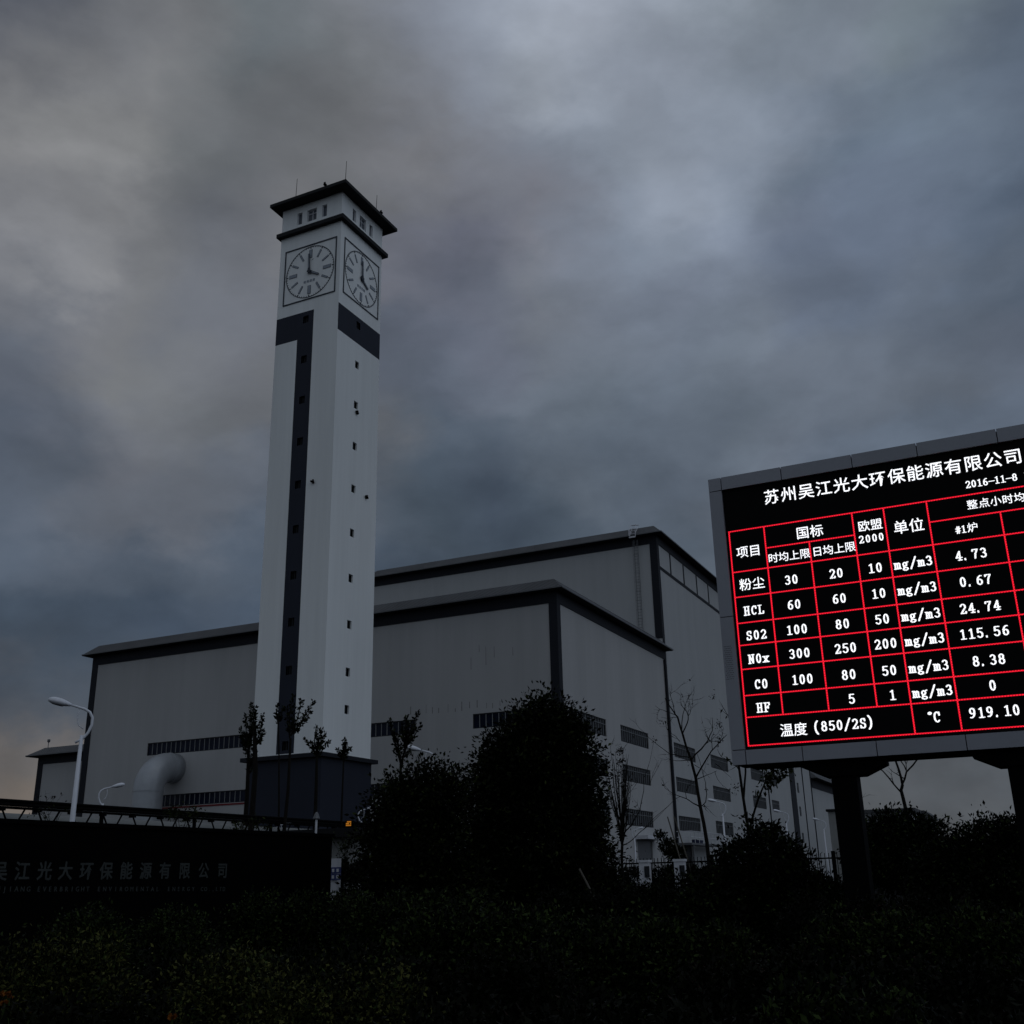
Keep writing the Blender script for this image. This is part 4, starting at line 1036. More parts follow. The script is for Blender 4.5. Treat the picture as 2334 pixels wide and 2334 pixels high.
MB().tube([(-21.32, 33.85, 0), (-21.32, 33.85, 2.8)], .04, 8).build("pole", M["black_metal"], sg)
for z in (2.56, 2.70):
    MB().tube([(-21.32, 33.80, z), (-21.30, 33.74, z)], [.034, .026], 10).build("lamp", M["lamp_glow"], sg)

# iron fence in front of the halls
fn = thing("iron_fence", "black iron railing fence crossing below the windowed walls", "fence", (-16, 46, 0))
b = MB()
for z in (.35, 2.15): b.box(-27, 6, 45.97, 46.03, z, z + .06)
x = -26.9
while x < 6: b.box(x - .012, x + .012, 45.985, 46.015, .1, 2.38); x += .16
b.build("railing", M["black_metal"], fn)
for x in (-27, -22, -19.6, -13, -8, -3, 2): MB().box(x - .07, x + .07, 45.93, 46.07, 0, 2.45).build("post", M["black_metal"], fn)
for i, (x, lab) in enumerate(((-15.8, "square white gate pillar left of the leaning stakes, in the iron fence"), (-14.25, "square white gate pillar below the steel balcony, in the iron fence"))):
    p = thing("gate_pillar", lab, "gate pillar", (x, 45.5, 0), "white gate pillars in the iron fence")
    MB().box(x - .2, x + .2, 45.3, 45.7, 0, 2.2).build("shaft", M["white_paint"], p); MB().box(x - .24, x + .24, 45.26, 45.74, 2.203, 2.3).build("cap", M["white_paint"], p)
    q = MB(); q.box(x + .06, x + .26, 45.2, 45.297, 1.6, 2.05); q.build("notice_plate", M["dark_frame"], p)

# ---------------------------------------------------------------- vegetation
def leaf_object(name, pts, dirs, size, rng, mat, parent, aspect=.42, jitter=1.0, mat2=None, share=.0):
    """One four-cornered, slightly folded leaf per point, pointing roughly along dirs."""
    n = len(pts)
    d = dirs + rng.normal(0, jitter, (n, 3)); d /= np.linalg.norm(d, axis=1)[:, None] + 1e-9
    s = rng.normal(0, 1, (n, 3)); s -= d * (s * d).sum(1)[:, None]; s /= np.linalg.norm(s, axis=1)[:, None] + 1e-9
    nn = np.cross(d, s)
    L = size * rng.uniform(.6, 1.35, n)[:, None]; W = L * aspect
    mid = pts + d * L * .48 - nn * L * .10
    v = np.empty((n, 4, 3))
    v[:, 0] = pts; v[:, 1] = mid + s * W * .5; v[:, 2] = pts + d * L; v[:, 3] = mid - s * W * .5
    v -= np.array(parent["at"]) if parent is not None else 0
    me = bpy.data.meshes.new(name)
    me.vertices.add(n * 4); me.vertices.foreach_set("co", v.ravel())
    me.loops.add(n * 4); me.loops.foreach_set("vertex_index", np.arange(n * 4))
    me.polygons.add(n); me.polygons.foreach_set("loop_start", np.arange(n) * 4); me.polygons.foreach_set("loop_total", np.full(n, 4))
    me.materials.append(mat)
    if mat2 is not None:
        me.materials.append(mat2); me.polygons.foreach_set("material_index", (rng.random(n) < share).astype(int))
    me.update(calc_edges=True)
    ob = bpy.data.objects.new(name, me); COL.objects.link(ob)
    if parent is not None:
        ob.parent = parent; ob["at"] = tuple(parent["at"])
    return ob
def side(p):
    h = Vector((p[0], p[1], 0)).normalized(); return Vector((h.y, -h.x, 0)), h
def frame(base):
    """Point from (across, depth, height) about a base point, across being square to the road."""
    r, h = side(base)
    return lambda a, d, z: np.array((base[0] + r.x * a + h.x * d, base[1] + r.y * a + h.y * d, z))
def lobe_cloud(base, lobes, density, rng, clump=.26, per=26, core=.35):
    """Leaf clumps on and just under the surface of overlapping lobes, leaving ragged gaps."""
    P, D = [], []
    F = frame(base)
    ctr = [np.array((a, d, z)) for a, d, z, *_ in lobes]; rad = [np.array((R, R, Rz)) for *_, R, Rz in lobes]
    for c, r in zip(ctr, rad):
        area = 4 * math.pi * ((r[0] * r[1]) ** 1.6 / 3 + 2 * (r[0] * r[2]) ** 1.6 / 3) ** (1 / 1.6)
        nc = int(area * density / per)
        u = rng.normal(0, 1, (nc, 3)); u /= np.linalg.norm(u, axis=1)[:, None]
        k = np.where(rng.random(nc) < core, rng.uniform(.35, .85, nc), rng.uniform(.82, 1.10, nc))[:, None]
        q = c + u * r * k
        keep = np.ones(nc, bool)                 # drop clumps that sit deep inside a neighbouring lobe
        for c2, r2 in zip(ctr, rad):
            if c2 is c: continue
            keep &= ((((q - c2) / r2) ** 2).sum(1) > .45) | (rng.random(nc) < .25)
        q, u = q[keep], u[keep]
        cs = clump * rng.uniform(.55, 1.45, len(q))
        q2 = np.repeat(q, per, axis=0) + np.clip(rng.normal(0, .9, (len(q) * per, 3)), -1.5, 1.5) * np.repeat(cs, per)[:, None] * np.array((1, 1, .7))
        P.append(q2); D.append(np.repeat(u, per, axis=0) + (q2 - np.repeat(q, per, axis=0)) * 1.5)
    P, D = np.concatenate(P), np.concatenate(D)
    ok = P[:, 2] > .05; P, D = P[ok], D[ok]
    r, h = side(base); R3 = np.array(((r.x, h.x, 0), (r.y, h.y, 0), (0, 0, 1)))
    return P @ R3.T + np.array((base[0], base[1], 0)), D @ R3.T
def sprigs(base, tips, rng, n=16, spread=.05):
    """Leaves strung along thin shoots: tips = [(from a, d, z), (to a, d, z)]."""
    F = frame(base); P, D, paths = [], [], []
    for s, e in tips:
        a, b_ = F(*s), F(*e); t = np.linspace(.15, 1, n)[:, None]
        p = a + (b_ - a) * t + rng.normal(0, spread, (n, 3)); P.append(p); D.append(np.tile((b_ - a) / np.linalg.norm(b_ - a), (n, 1)) + rng.normal(0, .6, (n, 3)))
        paths.append((a, b_))
    return np.concatenate(P), np.concatenate(D), paths

def leafy_tree(name, label, cat, base, lobes, seed, density, leaf, mats, trunk=None, limbs=6, shoots=(), group=None, core=.35, clump=.26, bark="bark"):
    rng = np.random.default_rng(seed); t = thing(name, label, cat, (base[0], base[1], 0), group)
    P, D = lobe_cloud(base, lobes, density, rng, clump, 26, core)
    F = frame(base)
    zt = max(l[2] for l in lobes)
    b = MB(); r0 = trunk or .12
    wob = rng.normal(0, .05, (6, 2))
    path = [F(wob[i][0] * (i > 0), wob[i][1] * (i > 0), zt * i / 5 * .92) for i in range(6)]
    b.tube(path, [r0 * (1.25 if i == 0 else 1) * (1 - .15 * i) for i in range(6)], 8)
    for i in range(limbs):
        l = lobes[i % len(lobes)]; k = 1 + i % 3
        e = F(l[0] + rng.normal(0, .15), l[1] + rng.normal(0, .15), l[2] + .3 * l[4]); s = path[k]
        if e[2] < s[2]: s = path[1]
        m = (s + e) / 2 + np.array((0, 0, -.12)) * np.linalg.norm(e - s)
        b.tube([s, m, e], [r0 * .45, r0 * .3, r0 * .08], 6)
    tk = b.build("trunk", M[bark], t)
    if len(shoots):
        p2, d2, paths = sprigs(base, shoots, rng)
        P = np.concatenate((P, p2)); D = np.concatenate((D, d2))
        q = MB()
        for a, e in paths: q.tube([a, (a + e) / 2 + np.array((.02, .01, .02)), e], [.014, .01, .005], 4)
        q.build("shoots", M[bark], t)
    leaf_object("crown", P, D, leaf, rng, M[mats[0]], t, .5, mat2=M[mats[1]] if len(mats) > 1 else None, share=.26)
    return t

# the big dark tree and the lower one leaning on it
lobes = [(.1, 0, 5.5, .80, .85), (.62, .1, 5.35, .62, .7), (-.55, 0, 4.95, .8, .75), (-1.0, 0, 4.25, .72, .8), (.72, 0, 4.6, .78, 1.0), (0, 0, 4.2, 1.3, 1.2), (-1.28, 0, 3.2, .72, 1.0), (.78, 0, 3.4, .8, 1.2), (-.1, 0, 2.6, 1.6, 1.4), (1.1, 0, 2.2, .7, 1.2), (-1.2, 0, 1.8, .95, 1.2), (.1, 0, 1.1, 1.7, 1.0)]
sh = [((.8, 0, 5.3), (1.02, 0, 6.35)), ((.9, 0, 5.2), (1.3, 0, 5.95)), ((.7, .1, 5.6), (.72, .1, 6.55)), ((-.1, 0, 5.9), (-.1, 0, 6.5)), ((.2, 0, 5.9), (.15, 0, 6.45)), ((-1.3, 0, 4.6), (-1.45, 0, 5.3)), ((-1.2, 0, 4.8), (-1.3, 0, 5.5)), ((-1.7, 0, 3.6), (-1.85, 0, 4.3)), ((1.4, 0, 4.6), (1.8, 0, 5.2)), ((1.4, 0, 4.0), (1.75, 0, 4.4)), ((1.1, 0, 4.9), (1.35, 0, 5.7)), ((-.7, 0, 5.3), (-.75, 0, 5.95))]
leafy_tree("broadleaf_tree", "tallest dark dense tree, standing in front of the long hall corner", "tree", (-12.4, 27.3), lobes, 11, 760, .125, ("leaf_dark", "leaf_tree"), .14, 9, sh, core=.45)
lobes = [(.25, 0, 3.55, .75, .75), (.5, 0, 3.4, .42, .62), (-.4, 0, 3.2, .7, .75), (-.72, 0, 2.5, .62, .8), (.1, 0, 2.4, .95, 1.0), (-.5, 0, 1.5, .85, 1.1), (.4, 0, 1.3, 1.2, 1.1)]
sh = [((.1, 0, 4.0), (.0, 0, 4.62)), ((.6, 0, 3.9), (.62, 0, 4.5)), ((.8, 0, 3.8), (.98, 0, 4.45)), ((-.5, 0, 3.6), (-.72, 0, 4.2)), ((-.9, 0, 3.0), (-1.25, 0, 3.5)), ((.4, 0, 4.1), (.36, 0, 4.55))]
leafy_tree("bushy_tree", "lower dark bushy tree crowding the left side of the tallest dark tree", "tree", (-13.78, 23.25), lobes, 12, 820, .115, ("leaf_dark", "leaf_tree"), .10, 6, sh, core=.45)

# small trees with tufted regrowth in front of the tower foot
def tufted_tree(label, base, trunk_path, tufts, seed, leaf=.155, trunk_r=.13, group="slim tufted trees round the tower foot", mats=("leaf_dark", "leaf_tree"), n=70):
    """Slim pollarded tree: bare trunk, upright shoots densely set with leaves."""
    rng = np.random.default_rng(seed); t = thing("slim_tree", label, "tree", (base[0], base[1], 0), group)
    F = frame(base); b = MB()
    path = [F(a, 0, z) for a, z in trunk_path]; k = len(path)
    b.tube(path, [trunk_r * (1 - .55 * i / max(1, k - 1)) for i in range(k)], 8)
    P, D = [], []
    for (a0, z0, a1, z1, w) in tufts:
        d0, d1 = rng.normal(0, .12), rng.normal(0, .3)
        s, e = F(a0, d0, z0), F(a1, d1, z1); m = (s + e) / 2 + rng.normal(0, .06, 3)
        b.tube([s, m, e], [.045, .03, .012], 5)
        m_ = int(.72 * n * max(.5, np.linalg.norm(e - s)))
        tt = rng.uniform(.12, 1.03, m_)[:, None]
        c = s + (e - s) * tt
        rr = .66 * w * (1.1 - .75 * tt) * rng.uniform(.3, 1.0, (m_, 1)); u = rng.normal(0, 1, (m_, 3)); u /= np.linalg.norm(u, axis=1)[:, None]
        P.append(c + u * rr * np.array((1, 1, .55))); D.append(u * .8 + (e - s) / np.linalg.norm(e - s) * .7)
    b.build("trunk", M["bark"], t)
    leaf_object("crown", np.concatenate(P), np.concatenate(D), leaf, rng, M[mats[0]], t, .55, .5, M[mats[1]], .3)
    return t
tufted_tree("slim tree with tall pointed leafy spires at the left edge of the tower", (-35.6, 43.2), [(.0, 0), (.05, 3), (.08, 6.0), (.02, 8.2)], [(.03, 8.0, .03, 10.35, .24), (.0, 8.0, -.24, 9.75, .22), (.05, 8.1, .22, 9.8, .2), (.0, 7.8, -.42, 9.0, .17), (.0, 7.6, -.2, 8.9, .3), (.1, 7.4, .32, 8.5, .18), (.12, 6.9, .38, 7.9, .2)], 21, trunk_r=.16, n=110)
tufted_tree("slim tree with one side branch tuft, thick pale trunk at tower left", (-34.6, 42.75), [(-.1, 0), (-.14, 4.0), (-.08, 7.0), (-.2, 8.5), (-.26, 9.3)], [(-.2, 8.7, -.28, 9.98, .18), (-.12, 8.3, .12, 9.6, .2), (-.1, 8.2, .24, 9.0, .22), (-.12, 8.2, .2, 8.7, .16)], 22, trunk_r=.17, n=100)
tufted_tree("slim tree with wide airy crown overlapping the navy stripe", (-33.0, 42.7), [(.2, 0), (.15, 3.0), (.3, 6.0), (.3, 8.4)], [(.25, 8.4, .32, 10.45, .36), (.3, 8.5, .75, 10.2, .3), (.4, 8.6, 1.35, 10.25, .26), (.4, 8.7, 1.2, 9.7, .26), (.45, 8.6, .95, 9.25, .18), (.25, 8.5, .05, 9.9, .3)], 23, trunk_r=.12, n=80)
tufted_tree("thin bare-stemmed sapling with small leaf tuft, left of the navy stripe", (-33.23, 42.56), [(.22, 0), (.18, 5.0), (.05, 7.6), (-.08, 9.4)], [(-.08, 9.2, -.14, 10.1, .15), (-.06, 9.2, .12, 9.9, .14), (-.06, 9.1, -.18, 9.6, .12)], 24, trunk_r=.055, n=90)
tufted_tree("short leafy tree before the navy base block corner", (-33.5, 46.1), [(.0, 0), (.05, 4.0), (.03, 6.6), (.0, 8.1)], [(.0, 8.0, -.1, 9.35, .17), (.0, 8.0, .17, 9.2, .18), (.05, 8.0, .38, 9.05, .18), (.0, 8.0, .58, 8.55, .2), (.0, 7.9, -.62, 8.75, .16), (.0, 7.9, -.3, 8.5, .22), (.05, 7.8, .22, 8.5, .3)], 25, n=110)
tufted_tree("smallest leafy treetop showing over the base block eave", (-32.95, 47.7), [(.0, 0), (.0, 4.5), (.02, 7.8)], [(.0, 7.8, .05, 8.72, .15), (.0, 7.8, -.3, 8.38, .15), (.0, 7.8, .34, 8.4, .16), (.0, 7.7, .0, 8.2, .24)], 26, trunk_r=.08, n=130)
tufted_tree("small forked tree with flame-shaped crown in front of the long hall", (-24.1, 39.2), [(-.15, 0), (-.12, 3.5), (-.05, 6.2), (.1, 6.9)], [(.1, 6.8, .15, 8.3, .22), (.1, 6.9, .62, 8.35, .22), (.12, 7.0, .75, 7.9, .22), (-.05, 6.3, -.55, 8.15, .14), (.1, 6.8, .4, 8.0, .4), (-.05, 6.4, -.35, 7.7, .3), (.0, 6.2, .3, 6.9, .12), (.1, 7.0, .0, 7.9, .3)], 27, trunk_r=.09, group=None, n=90)

# leafless and thinly leaved trees
def twig(b, s, d, ln, r, depth, rng):
    """A branch that bends, thins and throws side shoots."""
    n = 4; p = [np.array(s)]; v = np.array(d) / np.linalg.norm(d)
    for i in range(n):
        v = v + rng.normal(0, .13, 3) + np.array((0, 0, .04)); v /= np.linalg.norm(v); p.append(p[-1] + v * ln / n)
    b.tube(p, [r * (1 - .75 * i / n) for i in range(n + 1)], 5 if r > .012 else 4)
    if depth > 0:
        for i in range(1, n + 1):
            if rng.random() < .8:
                w = v + rng.normal(0, .62, 3); twig(b, p[i], w, ln * rng.uniform(.35, .6), max(.0045, r * .5), depth - 1, rng)
    return p
def drawn_tree(name, label, base, limbs, seed, twigs=20, leaves=60, leaf=.07, group=None, leafspots=(), mat="leaf_dark", bark="bark", tw_len=.45):
    """A tree from its limbs: each limb is a list of (across, depth, height) with radii at both ends."""
    rng = np.random.default_rng(seed); t = thing(name, label, "tree", (base[0], base[1], 0), group); F = frame(base); b = MB()
    tips = []
    for r0, r1, pts in limbs:
        P = [F(*p) for p in pts]; n = len(P)
        Q = [P[0]]
        for i in range(n - 1):
            Q += [(P[i] * .5 + P[i + 1] * .5) + rng.normal(0, .012, 3), P[i + 1]]
        b.tube(Q, [.8 * r0 + .8 * (r1 - r0) * i / (len(Q) - 1) for i in range(len(Q))], 7 if r0 > .03 else 5)
        for i in range(1, len(Q)): tips.append((Q[i], (Q[i] - Q[i - 1]), r0 + (r1 - r0) * i / (len(Q) - 1)))
    b.build("trunk", M[bark], t)
    tb = MB(); pts = []
    thin = [x for x in tips if x[2] < .035]
    for _ in range(twigs):
        p, d, r = thin[rng.integers(len(thin))]
        v = d / (np.linalg.norm(d) + 1e-9) + rng.normal(0, .6, 3)
        q = twig(tb, p, v, rng.uniform(.5, 1.3) * tw_len, max(.006, r * .55), 1, rng); pts += q[2:]
    if twigs: tb.build("twigs", M[bark], t)
    L = []
    if leaves and pts:
        pts = np.array(pts); L.append(pts[rng.integers(len(pts), size=leaves)] + rng.normal(0, .03, (leaves, 3)))
    for (a, d, z, R, k) in leafspots: L.append(F(a, d, z) + rng.normal(0, R, (k, 3)))
    if L:
        L = np.concatenate(L); leaf_object("leaves", L, np.tile((0, 0, -.4), (len(L), 1)), leaf, rng, M[mat], t)
    return t
B6 = (-8.78, 30.8)
def z6(x, y, d=0): return ((x - 1160) / 366, d, 2.5 + (1642 - y) / 366)
lim = [(.085, .016, [((.06), 0, 0), (.03, 0, 1.2), z6(1150, 1642), z6(1110, 1280), z6(1085, 980, .05), z6(1050, 790, .05), z6(985, 540, 0), z6(940, 340), z6(900, 280), z6(820, 130)]),
 (.034, .010, [z6(1088, 985), z6(1160, 880, -.2), z6(1270, 730, -.4), z6(1360, 650, -.5), z6(1440, 580, -.6)]),
 (.034, .008, [z6(1060, 790), z6(1170, 680, .2), z6(1250, 580, .4), z6(1300, 480, .5), z6(1308, 340, .5)]),
 (.012, .006, [z6(1285, 620, .42), z6(1250, 560, .45), z6(1215, 510, .45)]), (.012, .006, [z6(1280, 715, -.4), z6(1282, 600, -.45), z6(1310, 540, -.45)]),
 (.026, .007, [z6(985, 510), z6(1040, 420, -.2), z6(1055, 350, -.3), z6(1010, 260, -.3), z6(985, 205, -.3)]), (.014, .007, [z6(1055, 350, -.3), z6(1080, 310, -.3), z6(1100, 270, -.3)]),
 (.020, .006, [z6(975, 485), z6(1000, 300, .2), z6(1040, 180, .3), z6(1075, 85, .35)]), (.016, .005, [z6(918, 300), z6(905, 210, .1), z6(870, 70, .2), z6(890, 35, .2)]), (.008, .004, [z6(878, 85, .2), z6(920, 50, .2), z6(970, 20, .2)]),
 (.014, .004, [z6(920, 320), z6(820, 285, -.2), z6(760, 265, -.3), z6(712, 225, -.3)]), (.012, .004, [z6(940, 345), z6(840, 344, .2), z6(760, 325, .2)]), (.015, .005, [z6(945, 600), z6(910, 540, .2), z6(815, 450, .4)]),
 (.022, .005, [z6(1050, 785), z6(960, 770, -.2), z6(830, 740, -.4), z6(700, 640, -.6), z6(575, 515, -.8)]), (.018, .005, [z6(1045, 800), z6(980, 795, .2), z6(880, 788, .4), z6(780, 745, .5)]),
 (.026, .006, [z6(1110, 1290), z6(1040, 1250, -.2), z6(975, 1205, -.3), z6(850, 1160, -.5), z6(760, 1095, -.6)]), (.012, .006, [z6(975, 1205, -.3), z6(968, 1140, -.3), z6(1010, 1070, -.2), z6(1085, 1000, 0)]),
 (.020, .007, [z6(1120, 1280), z6(1170, 1230, .2), z6(1187, 1150, .25), z6(1185, 1040, .25), z6(1150, 860, .3), z6(1112, 710, .35)]), (.018, .005, [z6(1098, 1000), z6(1200, 970, -.2), z6(1310, 932, -.3)]), (.012, .005, [z6(1290, 935, -.3), z6(1300, 990, -.3), z6(1330, 1050, -.3)]),
 (.012, .004, [z6(1300, 860, -.3), z6(1360, 920, -.3), z6(1450, 1010, -.4)]), (.012, .004, [z6(1080, 850), z6(1150, 890, .1), z6(1230, 985, .2)])]
drawn_tree("bare_tree", "tall leafless tree with spreading thin branches left of the display board", B6, lim, 31, 46, 40, .075, None, [(.45, 0, 6.62, .05, 16), (-.98, 0, 5.92, .05, 14), (.52, .5, 5.85, .07, 30), (.5, -.5, 5.3, .08, 30), (.9, -.4, 4.0, .1, 26)])
# many-stemmed shrub-like tree
B5 = (-12.15, 32.85); rng = np.random.default_rng(77)
lim = [(.075, .05, [(0, 0, 0), (-.02, 0, 1.0), (.0, 0, 2.2), (.04, 0, 3.15)])]
for i in range(30):
    a = rng.uniform(-.50, .42); s = (rng.normal(.03, .03), rng.normal(0, .03), rng.uniform(2.6, 3.4)); h = rng.uniform(4.6, 5.75) - abs(a) * .9
    lim.append((.027, .0055, [s, (s[0] + a * .42, rng.normal(0, .12), s[2] + (h - s[2]) * .35), (s[0] + a * .75, rng.normal(0, .25), s[2] + (h - s[2]) * .7), (s[0] + a, rng.normal(0, .35), h)]))
lim += [(.030, .006, [(.03, 0, 2.8), (.35, -.1, 3.15), (.62, -.15, 3.55), (.80, -.2, 4.2), (.84, -.2, 4.75)]), (.010, .004, [(.84, -.2, 4.6), (1.05, -.2, 5.1), (1.22, -.2, 5.75)]), (.010, .004, [(.98, -.2, 4.35), (1.2, -.2, 4.75), (1.45, -.2, 5.15)]),
        (.012, .004, [(.7, -.1, 3.0), (1.2, 0, 3.4), (1.7, .1, 3.85)]), (.020, .005, [(.03, 0, 2.55), (.4, 0, 2.75), (.75, .1, 3.05), (1.25, .1, 3.5), (1.75, .1, 3.9)])]
spots = [(.06, 0, 4.45, .16, 90), (.12, 0, 5.15, .06, 50), (.12, 0, 5.45, .07, 60), (-.3, 0, 5.0, .07, 26), (.1, 0, 4.85, .07, 30), (-.1, 0, 3.9, .2, 40), (.3, 0, 3.4, .25, 30), (1.22, -.2, 5.75, .03, 10), (.0, 0, 2.2, .3, 60), (.3, 0, 1.7, .25, 60)]
drawn_tree("many_stemmed_tree", "thin many-stemmed tree with sparse leaf tufts, right of the tallest dark tree", B5, lim, 32, 34, 30, .085, None, spots, "leaf_brown")
# behind the board
B8 = (-3.47, 31.8); s8 = lambda x, y, d=0: ((x - 945) / 283, d, 3.3 + (600 - y) / 283)
lim = [(.075, .05, [(.05, 0, 0), (.02, 0, 1.8), s8(945, 600), s8(932, 480), s8(948, 440)]), (.045, .018, [s8(948, 450), s8(935, 320), s8(905, 190), s8(890, 60), s8(900, -100)]), (.035, .015, [s8(945, 440), s8(990, 345), s8(1095, 240), s8(1160, 160), s8(1230, 20)]), (.022, .010, [s8(990, 335), s8(960, 260), s8(930, 190), s8(910, 50)]), (.016, .008, [s8(992, 330), s8(998, 250), s8(985, 180), s8(990, 60)]),
 (.030, .010, [s8(925, 490), s8(850, 375), s8(770, 290), s8(700, 255), s8(620, 200)]), (.012, .006, [s8(765, 288), s8(768, 230), s8(775, 150)]), (.012, .006, [s8(1110, 228), s8(1190, 190), s8(1260, 155)])]
drawn_tree("bare_tree", "leafless forked tree seen under the display board between its two posts", B8, lim, 33, 10, 0, .07)
lim = [(.06, .016, [(.0, 0, 0), (-.03, 0, 2.0), (-.10, 0, 3.2), (-.16, 0, 4.3), (-.2, 0, 5.2)]), (.032, .012, [(-.10, 0, 3.1), (.0, 0, 3.7), (.06, 0, 4.4), (.1, 0, 5.0)]), (.034, .012, [(-.03, 0, 2.5), (.2, -.1, 3.1), (.44, -.2, 3.55), (.72, -.2, 3.9)])]
spots = [(.52, -.15, 3.62, .10, 110), (.72, -.2, 3.86, .11, 110), (.42, -.15, 3.45, .08, 50), (.90, -.2, 3.80, .08, 60), (.60, -.1, 4.0, .13, 90), (.24, -.1, 3.25, .05, 20), (.78, -.1, 3.60, .06, 30)]
drawn_tree("young_tree", "young tree with a leafy side branch under the board's lower left corner", (-5.70, 23.33), lim, 34, 6, 20, .12, None, spots, "leaf_tree")
B9 = (-5.34, 35.6)
lim = [(.06, .03, [(-.1, 0, 0), (-.09, 0, 2.0), (-.06, 0, 3.4), (.0, 0, 4.15), (.2, 0, 4.55), (.34, 0, 5.3)]), (.012, .006, [(-.07, 0, 3.3), (.1, 0, 3.34), (.22, 0, 3.30)]), (.012, .006, [(-.05, 0, 3.7), (.1, 0, 3.78), (.2, 0, 3.74)])]
drawn_tree("bare_tree", "thin leafless trunk half hidden behind the board's left post", B9, lim, 35, 4, 0, .07)
# seedlings above the sign wall
def twiggy(label, base, z0, spread, seed, leafy):
    rng = np.random.default_rng(seed); lim = [(.035, .02, [(0, 0, 0), (.02, 0, z0 * .6), (0, 0, z0)])]
    for i in range(6):
        a = rng.uniform(-spread, spread); lim.append((.016, .005, [(0, 0, z0 * rng.uniform(.7, 1)), (a * .5, rng.normal(0, .1), z0 + spread * .5), (a, rng.normal(0, .15), z0 + spread * rng.uniform(.8, 1.5))]))
    sp = [(l[2][-1][0], 0, l[2][-1][2] - .1, .12, leafy) for l in lim[1:]] if leafy else [(l[2][-1][0], 0, l[2][-1][2], .04, 5) for l in lim[1:]]
    drawn_tree("sapling", label, base, lim, seed, 8, 10, .13, "saplings behind the sign wall", sp, "leaf_tree" if leafy else "leaf_brown", tw_len=.5)
twiggy("leafless sapling cluster left of the tall lamp, above the trestle", (-45.2, 39.4), 4.9, .9, 41, 0)
twiggy("leafy sapling in front of the trestle below the fat duct", (-28.9, 31.5), 3.6, .62, 42, 46)
twiggy("leafy sapling in front of the trestle under the lower ribbon window", (-29.2, 36.0), 3.3, .6, 43, 40)
twiggy("brownish bare sapling between the tall lamp and the sign wall end", (-30.5, 27.0), 3.7, .5, 44, 4)
twiggy("small leafy sapling beside the gatehouse wall", (-26.4, 38.6), 2.6, .7, 45, 40)

# rounded shrubs
def shrub(name, label, base, lobes, seed, density, leaf, mats, group=None, core=.3, clump=.16, cat="shrub"):
    return leafy_tree(name, label, cat, base, lobes, seed, density, leaf, mats, .035, 8, (), group, core, clump)
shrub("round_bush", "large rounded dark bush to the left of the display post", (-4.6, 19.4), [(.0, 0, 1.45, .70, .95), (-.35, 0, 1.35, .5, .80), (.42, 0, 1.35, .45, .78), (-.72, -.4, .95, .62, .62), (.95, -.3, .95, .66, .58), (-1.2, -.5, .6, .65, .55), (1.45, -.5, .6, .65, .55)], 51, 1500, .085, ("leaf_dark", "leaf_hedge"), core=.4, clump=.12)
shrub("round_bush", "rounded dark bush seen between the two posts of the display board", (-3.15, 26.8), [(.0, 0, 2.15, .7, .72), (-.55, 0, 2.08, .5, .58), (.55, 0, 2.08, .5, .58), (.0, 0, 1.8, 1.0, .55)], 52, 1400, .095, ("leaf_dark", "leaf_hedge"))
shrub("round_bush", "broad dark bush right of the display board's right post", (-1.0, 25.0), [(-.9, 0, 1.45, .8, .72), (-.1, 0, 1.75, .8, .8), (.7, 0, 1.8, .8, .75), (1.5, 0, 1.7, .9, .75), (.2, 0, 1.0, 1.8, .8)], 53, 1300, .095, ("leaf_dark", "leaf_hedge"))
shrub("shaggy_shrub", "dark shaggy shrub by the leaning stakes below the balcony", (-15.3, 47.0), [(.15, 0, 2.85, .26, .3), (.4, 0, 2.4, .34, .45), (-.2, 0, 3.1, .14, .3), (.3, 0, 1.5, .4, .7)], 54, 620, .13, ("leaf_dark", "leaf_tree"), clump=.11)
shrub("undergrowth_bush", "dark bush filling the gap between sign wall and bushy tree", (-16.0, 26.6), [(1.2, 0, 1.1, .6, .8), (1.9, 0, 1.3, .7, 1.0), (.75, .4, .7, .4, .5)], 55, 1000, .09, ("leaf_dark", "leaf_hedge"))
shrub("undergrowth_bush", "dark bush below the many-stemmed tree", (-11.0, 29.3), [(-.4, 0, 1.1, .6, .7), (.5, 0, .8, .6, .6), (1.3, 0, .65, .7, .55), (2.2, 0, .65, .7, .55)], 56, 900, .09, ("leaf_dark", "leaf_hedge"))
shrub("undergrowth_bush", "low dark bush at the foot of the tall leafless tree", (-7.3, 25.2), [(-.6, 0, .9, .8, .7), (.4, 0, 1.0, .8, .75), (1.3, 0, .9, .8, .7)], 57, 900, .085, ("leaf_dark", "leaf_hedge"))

# foreground planting: clipped mounds and hedges, each its own plant
def mound(name, label, x, y, top, w, d, seed, mats, dens=3000, leaf=.042, n=3, group="clipped hedges in the foreground", cat="hedge"):
    rng = np.random.default_rng(seed); lobes = []
    for i in range(n):
        a = (i - (n - 1) / 2) * w / n * 1.1 if n > 1 else 0
        h = top * rng.uniform(.52, .6); lobes.append((a, rng.normal(0, .08), h * .82, max(w / n * .78, .2), top - h * .82))
        lobes.append((a + rng.normal(0, .08), d * .35, h * .8, max(w / n * .74, .2), (top - h * .8) * .92))
    return shrub(name, label, (x, y), lobes, seed, dens, leaf, mats, group, .25, .085, cat)
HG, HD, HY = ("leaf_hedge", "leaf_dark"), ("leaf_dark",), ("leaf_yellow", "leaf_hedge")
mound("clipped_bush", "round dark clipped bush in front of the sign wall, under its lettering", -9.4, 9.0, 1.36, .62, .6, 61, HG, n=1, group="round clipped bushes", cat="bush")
mound("clipped_bush", "round dark clipped bush right of another, below the end of the sign lettering", -9.1, 10.0, 1.33, .64, .6, 62, HG, n=1, group="round clipped bushes", cat="bush")
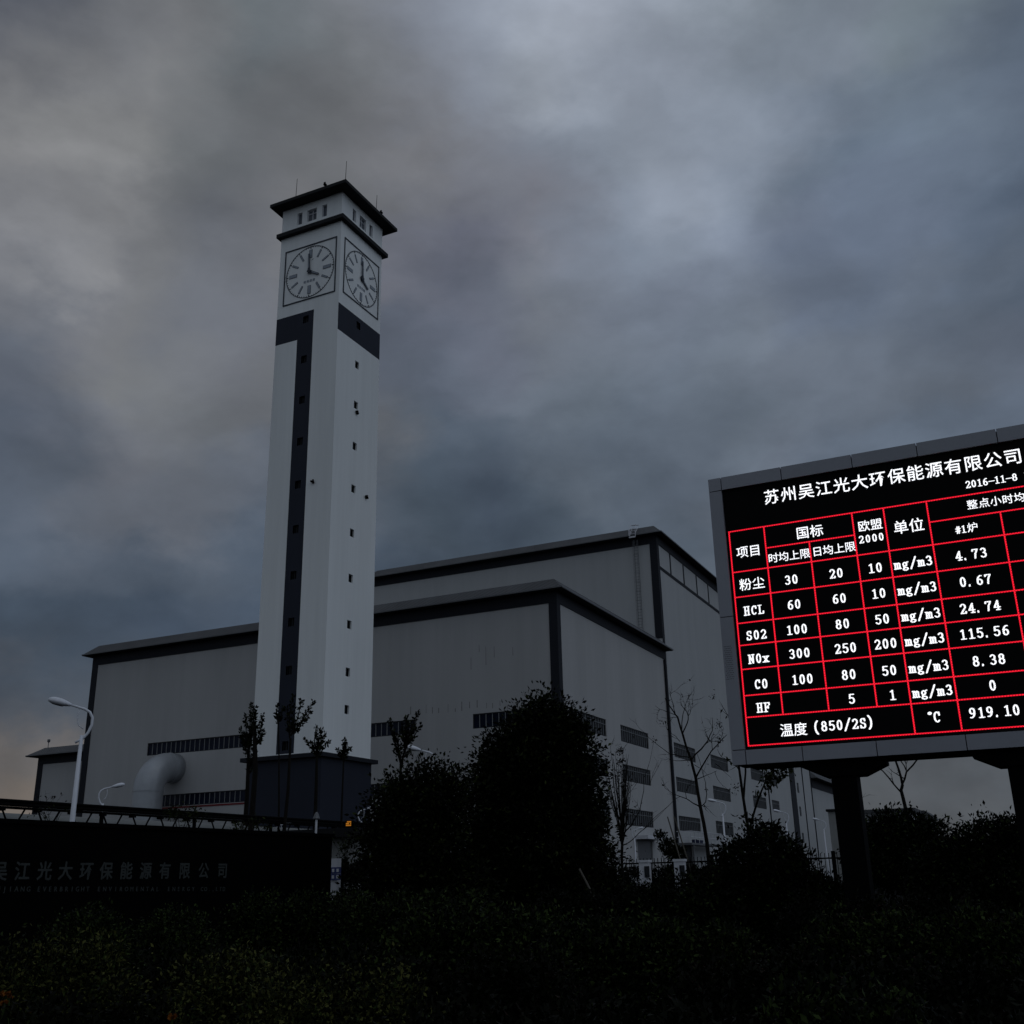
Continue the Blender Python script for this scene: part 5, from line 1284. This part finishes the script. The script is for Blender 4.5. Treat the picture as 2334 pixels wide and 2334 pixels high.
mound("hedge", "dark hedge mound at the right end of the sign wall", -11.85, 16.1, 1.44, 2.0, 1.0, 63, HG, 1500, .065, 3)
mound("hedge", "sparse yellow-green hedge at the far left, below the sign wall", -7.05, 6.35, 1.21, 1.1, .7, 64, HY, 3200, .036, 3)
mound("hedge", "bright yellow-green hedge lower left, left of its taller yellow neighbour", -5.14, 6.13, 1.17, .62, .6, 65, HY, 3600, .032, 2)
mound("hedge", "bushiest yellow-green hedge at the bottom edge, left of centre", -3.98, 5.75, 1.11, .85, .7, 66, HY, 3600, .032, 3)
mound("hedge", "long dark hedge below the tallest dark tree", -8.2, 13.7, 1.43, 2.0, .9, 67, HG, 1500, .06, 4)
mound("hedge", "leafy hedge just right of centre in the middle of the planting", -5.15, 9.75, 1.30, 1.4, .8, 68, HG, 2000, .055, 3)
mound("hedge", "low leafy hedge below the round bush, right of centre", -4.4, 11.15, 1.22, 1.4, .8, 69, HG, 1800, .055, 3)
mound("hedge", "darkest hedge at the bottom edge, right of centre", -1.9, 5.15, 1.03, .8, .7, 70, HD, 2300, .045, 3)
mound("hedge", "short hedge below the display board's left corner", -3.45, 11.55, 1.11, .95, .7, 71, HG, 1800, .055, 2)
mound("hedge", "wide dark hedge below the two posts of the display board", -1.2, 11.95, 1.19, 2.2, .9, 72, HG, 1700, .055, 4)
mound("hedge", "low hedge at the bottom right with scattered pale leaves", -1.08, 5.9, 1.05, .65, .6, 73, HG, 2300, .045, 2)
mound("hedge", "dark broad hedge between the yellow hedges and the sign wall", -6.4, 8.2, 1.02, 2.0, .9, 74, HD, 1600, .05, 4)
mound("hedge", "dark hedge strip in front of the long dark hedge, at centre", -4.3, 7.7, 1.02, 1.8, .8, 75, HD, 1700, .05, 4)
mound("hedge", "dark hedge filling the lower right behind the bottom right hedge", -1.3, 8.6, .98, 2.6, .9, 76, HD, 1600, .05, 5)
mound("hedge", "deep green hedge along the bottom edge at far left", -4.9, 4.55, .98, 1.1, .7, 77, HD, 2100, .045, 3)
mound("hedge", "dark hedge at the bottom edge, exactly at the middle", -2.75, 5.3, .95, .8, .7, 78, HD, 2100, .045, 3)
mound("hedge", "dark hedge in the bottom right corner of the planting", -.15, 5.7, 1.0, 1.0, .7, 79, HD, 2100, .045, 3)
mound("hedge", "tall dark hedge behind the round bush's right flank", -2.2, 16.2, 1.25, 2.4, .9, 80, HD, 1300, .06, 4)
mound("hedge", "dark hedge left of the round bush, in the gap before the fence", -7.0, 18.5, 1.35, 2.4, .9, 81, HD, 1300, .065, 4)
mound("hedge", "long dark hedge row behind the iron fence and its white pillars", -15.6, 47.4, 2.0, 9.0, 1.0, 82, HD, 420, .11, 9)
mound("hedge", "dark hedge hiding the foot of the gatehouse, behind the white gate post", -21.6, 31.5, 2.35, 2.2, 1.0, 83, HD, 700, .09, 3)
# orange flowers, bottom left corner
def flowers(label, x, y, z, w, k, seed):
    rng = np.random.default_rng(seed); t = thing("flowering_plant", label, "flowers", (x, y, 0), "orange flowers in the bottom left corner")
    F = frame((x, y)); b = MB(); P, D, C = [], [], []
    for i in range(k):
        a, d = rng.normal(0, w), rng.normal(0, w * .6); h = z * rng.uniform(.85, 1.04)
        s, e = F(a * .4, d * .4, 0), F(a, d, h); b.tube([s, (s + e) / 2 + rng.normal(0, .02, 3), e], .006, 4); C.append(e)
        for q in np.linspace(.3, .95, 14): P.append(s + (e - s) * q); D.append(rng.normal(0, 1, 3))
    b.build("stems", M["leaf_hedge"], t)
    leaf_object("leaves", np.array(P), np.array(D), .05, rng, M["leaf_hedge"], t)
    pp = np.repeat(np.array(C), 16, axis=0); u = rng.normal(0, 1, pp.shape); u[:, 2] = np.abs(u[:, 2]) * .5; u /= np.linalg.norm(u, axis=1)[:, None]
    leaf_object("blossoms", pp, u, .026, rng, M["petal"], t, .8, .15)
flowers("orange flowers in the far bottom left corner, left of the other clump", -5.55, 4.72, 1.03, .12, 9, 91)
flowers("clump of orange flowers at the bottom edge, right of the corner flowers", -4.25, 4.55, .95, .06, 6, 92)

# wooden stakes propping young plants
def stake(label, a, c):
    t = thing("wooden_stake", label, "stake", a, "leaning wooden stakes")
    MB().tube([a, ((a[0] + c[0]) / 2, (a[1] + c[1]) / 2, (a[2] + c[2]) / 2), c], [.034, .031, .027], 7).build("pole", M["wood"], t)
stake("left of two thin stakes leaning together below the steel balcony", (-13.9, 46.3, 0), (-14.72, 45.7, 4.05))
stake("right of two thin stakes leaning together below the steel balcony", (-13.6, 46.4, 0), (-14.45, 45.8, 4.05))
stake("pale stake leaning at the foot of the tallest dark tree", (-9.9, 26.3, 0), (-10.72, 25.9, 1.84))

# short grass under and between the hedges
rng = np.random.default_rng(99); n = 26000
h = rng.uniform(4.2, 26, n); a = rng.uniform(R_(-56), R_(8), n)
P = np.stack((np.sin(a) * h, np.cos(a) * h, np.zeros(n)), 1)
g = leaf_object("grass", P, np.tile((0, 0, 1.2), (n, 1)), .16, rng, M["leaf_hedge"], None, .12, .35)
tag(g, "short dark grass between the hedges", None, None, "stuff")
del g["label"]

bpy.data.objects.remove(_fo); bpy.data.curves.remove(_fc)
for o in bpy.data.objects:
    if "at" in o: del o["at"]
